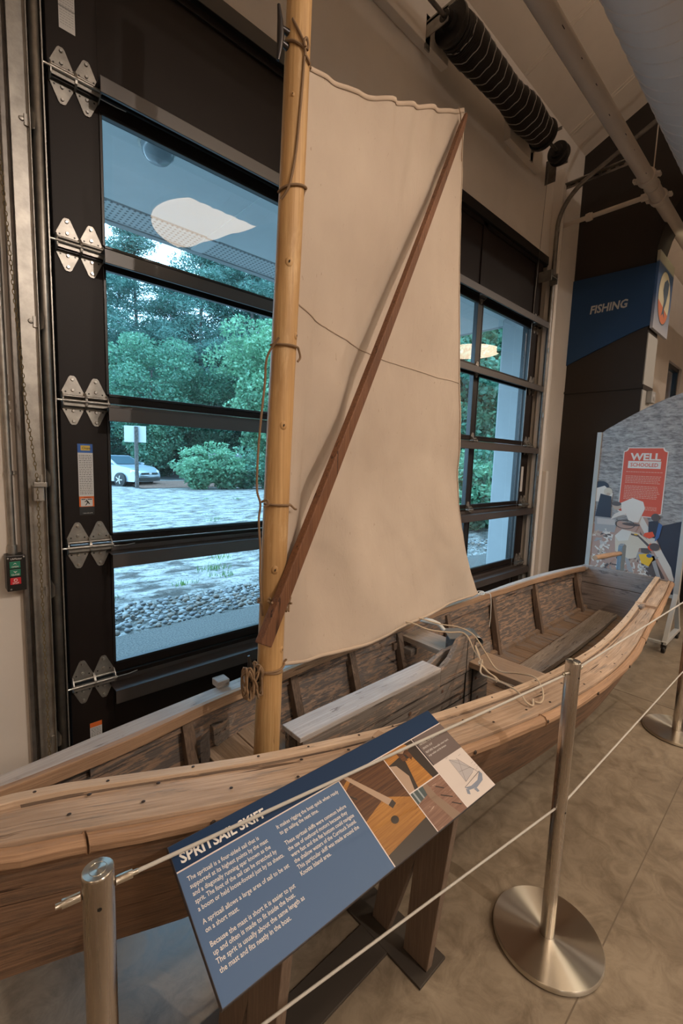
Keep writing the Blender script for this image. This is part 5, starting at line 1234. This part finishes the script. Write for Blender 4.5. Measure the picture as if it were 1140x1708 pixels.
EO = Vector((5.725, 1.345, 3.37)); exx = Vector((1, 0, 0))
def ell(mb, rx, rz, mi, h, a0=0, a1=2*PI, n=40): mb.poly([EO+exx*(rx*math.cos(a))+ez2*(rz*math.sin(a))-Vector((0, h, 0)) for a in [a0+(a1-a0)*k/n for k in range(n+(0 if a1-a0 > 6 else 1))]], mi)
mb = MB(); ell(mb, .235, .265, 0, .001); ell(mb, .222, .252, 1, .002); ell(mb, .222, .252, 2, .003, PI*1.02+.15, 2*PI-.55)
fish = [(-.02, -.10), (.0, -.02), (-.05, .05), (-.03, .12), (.04, .16), (.10, .14), (.09, .06), (.06, -.02), (.02, -.08), (.05, -.15), (.0, -.12), (-.05, -.15)]
mb.poly([EO+exx*a+ez2*b_-Vector((0, .004, 0)) for a, b_ in [(p_*1.35+.0, q_*1.25) for p_, q_ in fish]], 3); obj('fish_oval', mb, [flat((.05, .09, .13), .5), flat((.62, .56, .38), .5), flat((.62, .16, .06), .5), flat((.03, .07, .12), .5)], em)
t = thing('wall_sensor', (5.72, 1.35, 2.36), 'small white round-faced sensor box on the partition end', 'sensor')
mb = MB().box((5.60, 1.325, 2.30), (5.74, 1.375, 2.42)); obj('housing', mb, M['pillar'], t, bevel=.006)
mb = MB().lathe((5.67, 1.322, 2.36), [(0, -.008), (.03, -.006), (.04, .004)], 20, 0, True, 'y'); obj('lens', mb, flat((.35, .35, .35), .4), t)
# dark exhibit case partly seen beyond the display
t = thing('exhibit_case', (7.3, .9, 0), 'dark low exhibit case beyond the display board', 'exhibit case')
mb = MB().box((6.6, .62, .28), (8.3, 1.15, 1.0)); obj('cabinet', mb, M['darkwall'], t, bevel=.01)
mb = MB().box((6.55, .58, 1.0), (8.35, 1.19, 1.04)); obj('top', mb, M['palegrey'], t, bevel=.005)
mb = MB().box((6.7, .70, 0), (8.2, 1.08, .28)); obj('plinth', mb, M['blackmetal'], t)

# ================================================================== OUTDOORS
random.seed(21)
mb = MB().box((-30, 2.32, -.1), (60, 4.05, 0)); struct('paving', mb, M['pave'])
mb = MB(); nx, ny = 90, 60; rows = []
for j in range(ny+1):
    y = 4.05+(j/ny)**1.7*23; rows.append([(-30+i*1.0, y, (-.03 if y < 4.9 else .02)+.05*mnoise.noise(Vector((i*.4, y*.3, 0)))*(y > 5.2)) for i in range(nx+1)])
mb.grid(rows); struct('sand_ground', mb, M['sand'])
mb = MB().box((-60, 26.5, -.25), (90, 36, -.03)); struct('parking_lot', mb, M['asphalt'])
mb = MB().box((-60, 36, -.3), (120, 90, 0)); struct('forest_floor', mb, M['litter'])
mb = MB()
for i in range(60):
    pass
rows = []
for j in range(7):
    row = []
    for i in range(60):
        x = 7+i*.7; y = 20.5+j*.9+(.6*mnoise.noise(Vector((x*.3, j*1.0, 0)))); row.append((x, y, .05+.10*math.sin(PI*j/6)))
    rows.append(row)
mb.grid(rows); struct('pine_straw_bank', mb, M['litter'])
# river stones: 300 nearest are single stones, the rest one bed
def stone_mesh(k):
    mb = MB(); R_, S_ = 6, 9; rows = []
    sx, sy, sz_ = random.uniform(.8, 1.25), random.uniform(.7, 1), random.uniform(.45, .7)
    for i in range(R_+1):
        a = PI*i/R_; rows.append([(sx*math.sin(a)*math.cos(2*PI*j/S_)*(1+.15*mnoise.noise(Vector((i, j, k*3.1)))), sy*math.sin(a)*math.sin(2*PI*j/S_), sz_*math.cos(a)) for j in range(S_)])
    mb.grid(rows, close=True); return mb
protos = [stone_mesh(k).mesh('river_stone', [M['stone_a'], M['stone_b'], M['stone_c']][k % 3]) for k in range(6)]
stones = []
def seg(x): return 4.08+.02*math.sin(x*3), 4.86+.06*math.sin(x*1.7)
for i in range(2600):
    x = random.uniform(.6, 8.0); a, b_ = seg(x); y = random.uniform(a, b_); stones.append((math.hypot(x, y), x, y, random.uniform(.018, .042)))
kept = []
for s_ in sorted(stones):
    if 35 < math.degrees(math.atan2(s_[2], s_[1])) < 80: kept.append(s_)
grid_ = {}
def freeat(x, y, r):
    gx, gy = int(x/.09), int(y/.09)
    for a in (-1, 0, 1):
        for b_ in (-1, 0, 1):
            for (x2, y2, r2) in grid_.get((gx+a, gy+b_), []):
                if math.hypot(x-x2, y-y2) < (r+r2)*.80: return False
    grid_.setdefault((gx, gy), []).append((x, y, r)); return True
single = 0; bed = MB()
for (d_, x, y, r) in kept:
    if not freeat(x, y, r): continue
    if single < 300:
        o = bpy.data.objects.new('river_stone', protos[single % 6]); COL.objects.link(o); o.location = (x, y, r*.35); o.scale = (r, r, r); o.rotation_euler = (random.uniform(-.2, .2), random.uniform(-.2, .2), random.uniform(0, 6))
        tag(o, 'rounded river stone in the band between the paving and the sand', 'stone', 'river stones along the paving'); single += 1
    else:
        k = random.randrange(6); sm_ = protos[k]; a = random.uniform(0, 6); c_, s__ = math.cos(a)*r, math.sin(a)*r
        b0 = len(bed.v)
        bed.v += [(x+v.co.x*c_-v.co.y*s__, y+v.co.x*s__+v.co.y*c_, r*.35+v.co.z*r) for v in sm_.vertices]
        for p in sm_.polygons: bed.f.append(tuple(q+b0 for q in p.vertices)); bed.m.append(k % 3); bed.sm.append(True)
for (x, y) in [(random.uniform(-3, 14), random.uniform(4.07, 4.88)) for _ in range(1800)]:
    if .6 < x < 8: 
        r = .015; z0 = -.004
    else: r = random.uniform(.02, .045); z0 = r*.35
    k = random.randrange(6); sm_ = protos[k]; a = random.uniform(0, 6); c_, s__ = math.cos(a)*r, math.sin(a)*r; b0 = len(bed.v)
    bed.v += [(x+v.co.x*c_-v.co.y*s__, y+v.co.x*s__+v.co.y*c_, z0+v.co.z*r) for v in sm_.vertices]
    for p in sm_.polygons: bed.f.append(tuple(q+b0 for q in p.vertices)); bed.m.append(k % 3); bed.sm.append(True)
tag(obj('river_rock_bed', bed, [M['stone_a'], M['stone_b'], M['stone_c']]), 'bed of mixed small river rocks beyond the nearest stones', 'rocks', kind='stuff')
# canopy outside the door
can = bpy.data.objects.new('canopy', None); COL.objects.link(can); can.location = (2, 3, 3.3); tag(can, 'flat white canopy over the paving outside the door', kind='structure')
mb = MB().box((-6, 2.32, 3.30), (5.33, 3.50, 3.34)).box((-6, 3.50, 3.325), (5.33, 3.53, 3.345)); obj('soffit', mb, M['soffit'], can)
mb = MB().box((-6, 3.53, 3.30), (5.33, 3.80, 3.34)); obj('perforated_strip', mb, M['perf'], can)
mb = MB().box((-6, 3.80, 3.29), (5.36, 3.86, 3.62)).box((5.33, 2.32, 3.29), (5.37, 3.86, 3.62)).box((-6, 2.32, 3.5), (5.36, 3.86, 3.62)); obj('fascia', mb, M['pillar'], can, bevel=.004)
mb = MB()
for x in (-.6, 1.72, 4.05): mb.box((x, 2.32, 3.293), (x+.10, 3.50, 3.30)).box((x, 3.53, 3.293), (x+.10, 3.80, 3.30))
obj('joint_cover', mb, M['soffit'], can)
t = thing('dome_lamp', (1.04, 2.70, 3.22), 'unlit glass dome lamp under the outside canopy', 'lamp')
mb = MB().lathe((1.04, 2.70, 3.30), [(.10, 0), (.105, -.02), (.09, -.025)], 32); obj('rim', mb, M['galv'], t)
mb = MB().lathe((1.04, 2.70, 3.278), [(.09, 0), (.082, -.04), (.055, -.07), (.0, -.085)], 32); obj('dome', mb, flat((.25, .28, .30), .15, name='dark_lamp_glass'), t)
mb = MB().box((5.12, 2.32, 0), (5.60, 2.80, 3.30)).box((5.10, 2.42, 0), (5.12, 2.78, 3.3)); struct('pillar', mb, M['pillar'], label='white pillar outside at the right end of the door', bevel=.01)
mb = MB().box((5.30, 3.70, 0), (5.38, 3.80, 3.3)); struct('canopy_post', mb, M['pillar'], label='slim white canopy post at the outer corner')

# road sign on a post
t = thing('sign_post', (6.95, 21.0, .0), 'pale square sign seen from behind on a dark wooden post', 'sign')
mb = MB().box((6.88, 20.94, 0), (7.02, 21.06, 2.75)); obj('post', mb, M['bark'], t, bevel=.01)
a = math.radians(-33); cx_, sx_ = math.cos(a), math.sin(a); c0 = Vector((6.95, 21.12, 2.42))
mb = MB().obox(c0, (cx_*.46, sx_*.46, 0), (-sx_*.012, cx_*.012, 0), (0, 0, .36)); obj('sign_plate', mb, flat((.36, .38, .39), .4, name='bare_sign_back'), t, bevel=.006)

# cars
def car(loc, rz, body, lab, suv=False):
    t = thing('car', loc, lab, 'car', rz=rz); L_, W_ = 4.8, 1.84; up_ = .30 if suv else 0
    prof = [(-2.38, .35), (-2.42, .62), (-2.30, .98+up_*.6), (-1.55, 1.06+up_), (-.95, 1.42+up_), (.35, 1.45+up_), (1.15, 1.02+up_*.3), (1.95, .90+up_*.3), (2.30, .74), (2.40, .52), (2.34, .26), (-2.25, .26)] if not suv else \
           [(-2.35, .40), (-2.40, .8), (-2.36, 1.15), (-2.1, 1.72), (-1.6, 1.78), (.2, 1.76), (1.0, 1.15), (2.0, 1.02), (2.32, .85), (2.38, .5), (2.3, .32), (-2.25, .32)]
    def dens(P):
        out = []
        for a, b_ in zip(P, P[1:]+P[:1]):
            for k in range(4): out.append((a[0]+(b_[0]-a[0])*k/4, a[1]+(b_[1]-a[1])*k/4))
        return out
    D = dens(prof); mb = MB(); rows = []
    for q in (-1, -.96, -.8, -.4, 0, .4, .8, .96, 1):
        row = []
        for (x, z) in D:
            cab = max(0, (z-.95-up_*.4)/.5); hw = W_/2*(1-.22*min(1, cab)); nose = max(0, (abs(x)-1.9)/.5); hw *= 1-.16*nose*abs(q)
            shr = 1 if abs(q) < .97 else .93; row.append((x*(1-.05*q*q*(abs(x) > 1.9)), q*hw, .3+(z-.3)*(1 if abs(q) < .97 else .975)))
        rows.append(row)
    mb.grid(rows, close=True); nD = len(D)
    mb.f.append(tuple(range(nD))[::-1]); mb.m.append(0); mb.sm.append(False); mb.f.append(tuple(8*nD+k for k in range(nD))); mb.m.append(0); mb.sm.append(False)
    obj('body', mb, body, t, world=False)
    gl = flat((.05, .08, .10), .08, name='car_glass')
    zt, zc = (1.40, 1.02) if not suv else (1.70, 1.20)
    mb = MB().poly([(1.12, -.74, zc+.02), (1.12, .74, zc+.02), (.42, .60, zt+.005), (.42, -.60, zt+.005)]) if not suv else MB().poly([(.98, -.76, 1.2), (.98, .76, 1.2), (.28, .66, 1.74), (.28, -.66, 1.74)])
    mb.v = [(x+.03, y, z+.015) for x, y, z in mb.v]; obj('windscreen', mb, gl, t, world=False)
    for sy in (-1, 1):
        for (xa, xb) in ((-.02, .90), (-.95, -.10)):
            mb = MB().poly([(xa-.02, sy*.90, zc+.0), (xb+.05, sy*.90, zc), (xb-.35 if xb > 0 else xb, sy*.76, zt-.04), (xa+.02 if xb > 0 else xa+.28, sy*.76, zt-.04)]); obj('side_window', mb, gl, t, world=False)
        mb = MB().obox((.95, sy*.98, zc+.05), (.07, 0, 0), (0, .07, 0), (0, 0, .05)); obj('door_mirror', mb, body, t, world=False, bevel=.02)
        for wx in (-1.42, 1.42):
            mb = MB().lathe((wx, sy*.80, .33), [(0, -.11), (.20, -.115), (.24, -.10), (.33, -.09), (.335, .09), (.24, .10), (.20, .115), (0, .11)], 28, 0, True, 'y'); wh = obj('wheel', mb, M['rubber'], t, world=False)
            mb = MB()
            for k in range(5):
                a = 2*PI*k/5; mb.obox((wx+.11*math.cos(a), sy*.925, .33+.11*math.sin(a)), (.09*math.cos(a), 0, .09*math.sin(a)), (0, .006, 0), (-.022*math.sin(a), 0, .022*math.cos(a)))
            obj('wheel_rim', mb, M['bolt'], wh, world=False)
        mb = MB().hexa([(2.10, sy*.86, .66), (2.33, sy*.58, .64), (2.36, sy*.58, .70), (2.12, sy*.86, .74), (2.05, sy*.86, .70), (2.27, sy*.56, .70), (2.24, sy*.56, .80), (2.05, sy*.84, .80)]); obj('headlight', mb, flat((.75, .80, .85), .1, name='headlight_glass'), t, world=False, bevel=.01)
    mb = MB().box((2.33, -.62, .30), (2.415, .62, .46)).box((2.34, -.50, .60), (2.40, .50, .68)); obj('grille', mb, M['blackmetal'], t, world=False, bevel=.02)
    mb = MB().box((2.33, -.55, .535), (2.425, .55, .55)).box((2.36, -.08, .60), (2.42, .08, .68)); obj('grille_trim', mb, M['bolt'], t, world=False)
    return t
silver = flat((.32, .37, .42), .25, .35, name='silver_blue_car_paint'); whitecar = flat((.5, .51, .53), .3, name='white_car_paint')
car((6.75, 23.9, 0), math.radians(-64), silver, 'silver-blue sedan parked behind the sign post')
car((15.4, 26.5, 0), math.radians(-60), whitecar, 'white sport utility vehicle half hidden behind the bushes', True)

# foliage
def leaves(mb, c, rad, n, size, mi=0, aspect=.55, droop=0.0, shell=.55):
    cx0, cy0, cz0 = c
    for _ in range(n):
        while True:
            p = Vector((random.uniform(-1, 1), random.uniform(-1, 1), random.uniform(-1, 1)))
            if shell < p.length < 1: break
        q = Vector((cx0+p.x*rad[0], cy0+p.y*rad[1], cz0+p.z*rad[2]))
        d = Vector((random.gauss(0, 1), random.gauss(0, 1), random.gauss(0, .6)-droop)).normalized(); n_ = d.cross(Vector((random.gauss(0, 1), random.gauss(0, 1), random.gauss(0, 1)))).normalized()
        s_ = size*random.uniform(.6, 1.3); b0 = len(mb.v)
        mb.v += [tuple(q-d*s_*.5), tuple(q+n_*s_*aspect*.5), tuple(q+d*s_*.5), tuple(q-n_*s_*aspect*.5)]
        mb.f.append((b0, b0+1, b0+2, b0+3)); mb.m.append(mi); mb.sm.append(False)
def trunk(mb, h, r, lean=.0, br=8, z0=.4, spread=.3):
    P = [Vector((lean*h*(k/8)**1.5+.06*math.sin(k*1.7), .05*math.sin(k*2.3), h*k/8)) for k in range(9)]
    mb.tube(P, [r*(1-.085*k) for k in range(9)], 9)
    for k in range(br):
        u = z0+(1-z0)*(k+.5)/br*.95; i = min(7, int(u*8)); b_ = P[i].lerp(P[i+1], u*8-i); a = k*2.4+random.uniform(-.4, .4); l_ = h*spread*(1.15-u*.7)
        e_ = b_+Vector((math.cos(a)*l_, math.sin(a)*l_, l_*.35)); m_ = b_.lerp(e_, .5)+Vector((0, 0, -.04*l_))
        mb.tube([b_, m_, e_], [r*.34*(1.1-u*.6), r*.2, r*.06], 5)
def pine(h=15, seed=0):
    random.seed(seed); tm = MB(); trunk(tm, h, .20, random.uniform(-.02, .02), 18, .28, .21)
    cm = MB()
    for k in range(90):
        u = .24+.76*(k/90)**.9; z = h*u; R_ = h*.205*(1.1-.95*max(0, (u-.45)/.55))*random.uniform(.5, 1.05); a = random.uniform(0, 2*PI)
        c = (math.cos(a)*R_, math.sin(a)*R_, z+random.uniform(-.3, .3)); leaves(cm, c, (1.15, 1.15, .5), 330, .30, 0, .2, 0, .05)
    leaves(cm, (0, 0, h*.99), (.5, .5, .8), 300, .22, 0, .15)
    return tm, cm
def broad(h=7, r=2.6, seed=0, n=16000, size=.17, base=.25):
    random.seed(seed); tm = MB(); trunk(tm, h*.8, .13, 0, 9, .25, .34); cm = MB(); k = 46
    for i in range(k):
        u = i/k; a = i*2.4; zz = h*(base+(1-base)*u); prof = math.sin(PI*min(1, .12+.88*(1-u)**.8))*.9+.12
        rr = r*prof*random.uniform(.45, 1.0); s_ = r*random.uniform(.22, .38)
        leaves(cm, (math.cos(a)*rr, math.sin(a)*rr, zz), (s_*1.2, s_*1.2, s_*.75), int(n/k), size, 0, .6, .2, .35)
    return tm, cm
def shrub(seed):
    random.seed(seed); tm = MB(); cm = MB()
    for i in range(34):
        a = i*2.4; r = .12+1.05*math.sqrt(i/34); h = (2.15-1.15*(i/34))*random.uniform(.65, 1.12)
        e_ = Vector((math.cos(a)*r, math.sin(a)*r, h)); tm.tube([(math.cos(a)*.1, math.sin(a)*.1, 0), e_*.5+Vector((0, 0, .1)), e_], [.022, .013, .004], 5)
        for k in range(4):
            q = e_*(.22+.78*k/3); leaves(cm, tuple(q), (.30, .30, .22), 42, .17, 0, .55, .15, .1)
    return tm, cm
def make_tree(kind, spec, mats):
    tm, cm = spec; a = tm.mesh('trunk', mats[0]); b_ = cm.mesh('foliage', mats[1]); return (a, b_)
protos_t = {
 'pine': [make_tree('pine', pine(15, 3), (M['bark'], M['leaf_pine'])), make_tree('pine', pine(16.5, 9), (M['bark'], M['leaf_pine']))],
 'green': [make_tree('g', broad(7.5, 2.7, 5, 26000, .16, .16), (M['bark'], M['leaf_mid'])), make_tree('g', broad(6.5, 2.5, 6, 26000, .15, .10), (M['bark'], M['leaf_light']))],
 'dark': [make_tree('d', broad(7.0, 3.4, 8, 22000, .24, .02), (M['bark'], M['leaf_dark']))],
 'shrub': [make_tree('s', shrub(12), (M['bark'], M['leaf_light'])), make_tree('s', shrub(14), (M['bark'], M['leaf_mid']))],
}
def plant(nm, kind, vi, x, y, s, lab, cat, group, rz=0, sz=None):
    t = thing(nm, (x, y, 0), lab, cat, group, rz); t.scale = (s, s, sz or s)
    for pn, me in zip(('trunk', 'foliage'), protos_t[kind][vi]):
        o = bpy.data.objects.new(pn, me); COL.objects.link(o); o.parent = t
    return t
def dirxy(px_deg, dist): a = math.radians(px_deg); return math.sin(a)*dist, math.cos(a)*dist   # azimuth from the wall normal
random.seed(5)
# green trees in front
x, y = dirxy(20, 31); plant('leafy_tree', 'green', 0, x, y, 1.12, 'bright green broadleaf tree left of centre beyond the parked sedan', 'tree', 'trees beyond the parking', 1.1)
x, y = dirxy(34.8, 29); plant('leafy_tree', 'green', 1, x, y, 1.45, 'full light green tree just left of the mast', 'tree', 'trees beyond the parking', .3)
x, y = dirxy(38.5, 30); plant('leafy_tree', 'green', 1, x, y, 1.6, 'light green tree hidden mostly behind the mast', 'tree', 'trees beyond the parking', 2.3)
x, y = dirxy(26.5, 33); plant('leafy_tree', 'green', 0, x, y, .95, 'smaller green tree between the two bright broadleaf trees', 'tree', 'trees beyond the parking', 4.3)
k = 0
for az, dist, s, v in ((14, 37, .98, 0), (18.5, 41, 1.1, 1), (22.5, 38, .92, 0), (25.5, 36, 1.0, 1), (29, 40, 1.02, 1), (31.5, 36, 1.05, 0), (35, 41, 1.2, 1), (39, 37, 1.15, 0), (44, 40, 1.1, 1), (50, 38, 1.1, 0)):
    x, y = dirxy(az, dist); plant('pine_tree', 'pine', v, x, y, s, ['tall pine at the far left edge of the panes', 'tall pine left of the sky gap', 'shorter pine below the bright sky gap', 'pine with pointed crown right of the sky gap', 'tall pine behind the bright broadleaf tree', 'tall pine rising above the light green tree', 'very tall pine just left of the mast', 'tall pine behind the mast', 'tall pine hidden behind the sail', 'tall pine far behind the sail'][k], 'tree', 'pines in the wood', k*1.3, s*1.1); k += 1
k = 0
for az in range(10, 56, 5):
    x, y = dirxy(az+.6, 47+(k % 2)*2); plant('undergrowth_tree', 'dark', 0, x, y, 1.75, 'dark bushy tree filling the wood edge, number %d from the left' % (k+1) if False else ['dark bushy tree at the wood edge, far left', 'dark bushy tree behind the sedan', 'dark bushy tree right of the sedan', 'dark bushy tree behind the sign post', 'dark bushy tree above the light bushes', 'dark bushy tree left of the mast', 'dark bushy tree behind the mast', 'dark bushy tree behind the sail luff', 'dark bushy tree behind the sail', 'dark bushy tree behind the leech'][k], 'tree', 'dark trees along the wood edge', k*2.1); k += 1
# second row, lower and nearer
for i, (az, dist, s) in enumerate(((16, 34, .62), (20.5, 35, .6), (25, 35, .62), (29.5, 34.5, .66), (34, 34, .62), (38.5, 34, .62))):
    x, y = dirxy(az, dist); plant('undergrowth_tree', 'dark', 0, x, y, s, ['low dark thicket behind the car roof', 'low dark thicket behind the sign plate', 'low dark thicket between sign and bushes', 'low dark thicket behind the light bushes', 'low dark thicket behind the white vehicle', 'low dark thicket behind the mast foot'][i], 'tree', 'low thickets behind the parking', i*1.7)
for i, (az, dist, s, v) in enumerate(((25.2, 21.6, .95, 0), (28.4, 22, .95, 0), (30.8, 22.5, .88, 1), (33.6, 22.5, .70, 1), (36.5, 23, .9, 1))):
    x, y = dirxy(az, dist); plant('shrub', 'shrub', v, x, y, s, ['bright bush right of the sedan, the leftmost', 'bright bush in the middle of the hedge', 'green bush right of the middle', 'low green bush before the white vehicle', 'green bush just left of the mast'][i], 'bush', 'bushes at the edge of the sand', i*1.9)
# right-hand view beyond the pillar
for i, (az, dist, s, v, kd) in enumerate(((57.5, 15, 1.0, 0, 'green'), (60.5, 17, 1.05, 1, 'green'), (55, 19, 1.15, 0, 'dark'), (63, 21, 1.3, 0, 'dark'))):
    x, y = dirxy(az, dist); plant('leafy_tree', kd, v, x, y, s, ['leafy tree in the right panes left of the mullion', 'leafy tree in the right panes by the white pillar', 'dark tree behind the trees of the right panes', 'dark tree at the far right beyond the pillar'][i], 'tree', 'trees seen in the right panes', i*1.4)
for i, (az, dist, s, v) in enumerate(((56.6, 11.5, .85, 0), (58.8, 11.0, .8, 0), (61, 11.8, .9, 1))):
    x, y = dirxy(az, dist); plant('shrub', 'shrub', v, x, y, s, ['yellow-green bush by the right mullion', 'yellow-green bush in the middle of the right panes', 'green bush next to the white pillar'][i], 'bush', 'bushes seen in the right panes', i*2.2)
mb = MB().box((8.0, 5.6, -.02), (14, 8.6, .03)); struct('straw_mulch', mb, M['litter'])
# tufts of grass on the sand
random.seed(31); gm = MB()
for _ in range(46):
    y = 5.1+random.random()**1.6*12; x = y*random.uniform(.18, .85); 
    for k in range(26):
        a = random.uniform(0, 6.3); r = random.uniform(0, .09)*(1+y*.06); b_ = Vector((x+math.cos(a)*r*1.6, y+math.sin(a)*r, .0)); h_ = random.uniform(.02, .05)*(1+y*.04); tp = b_+Vector((random.uniform(-.03, .03), random.uniform(-.03, .03), h_+.03)); gm.add([b_-Vector((.006, 0, 0)), b_+Vector((.006, 0, 0)), tp], [(0, 1, 2)])
tag(obj('grass_tufts', gm, M['grass']), 'sparse green grass tufts growing on the pale sand', 'grass', kind='stuff')
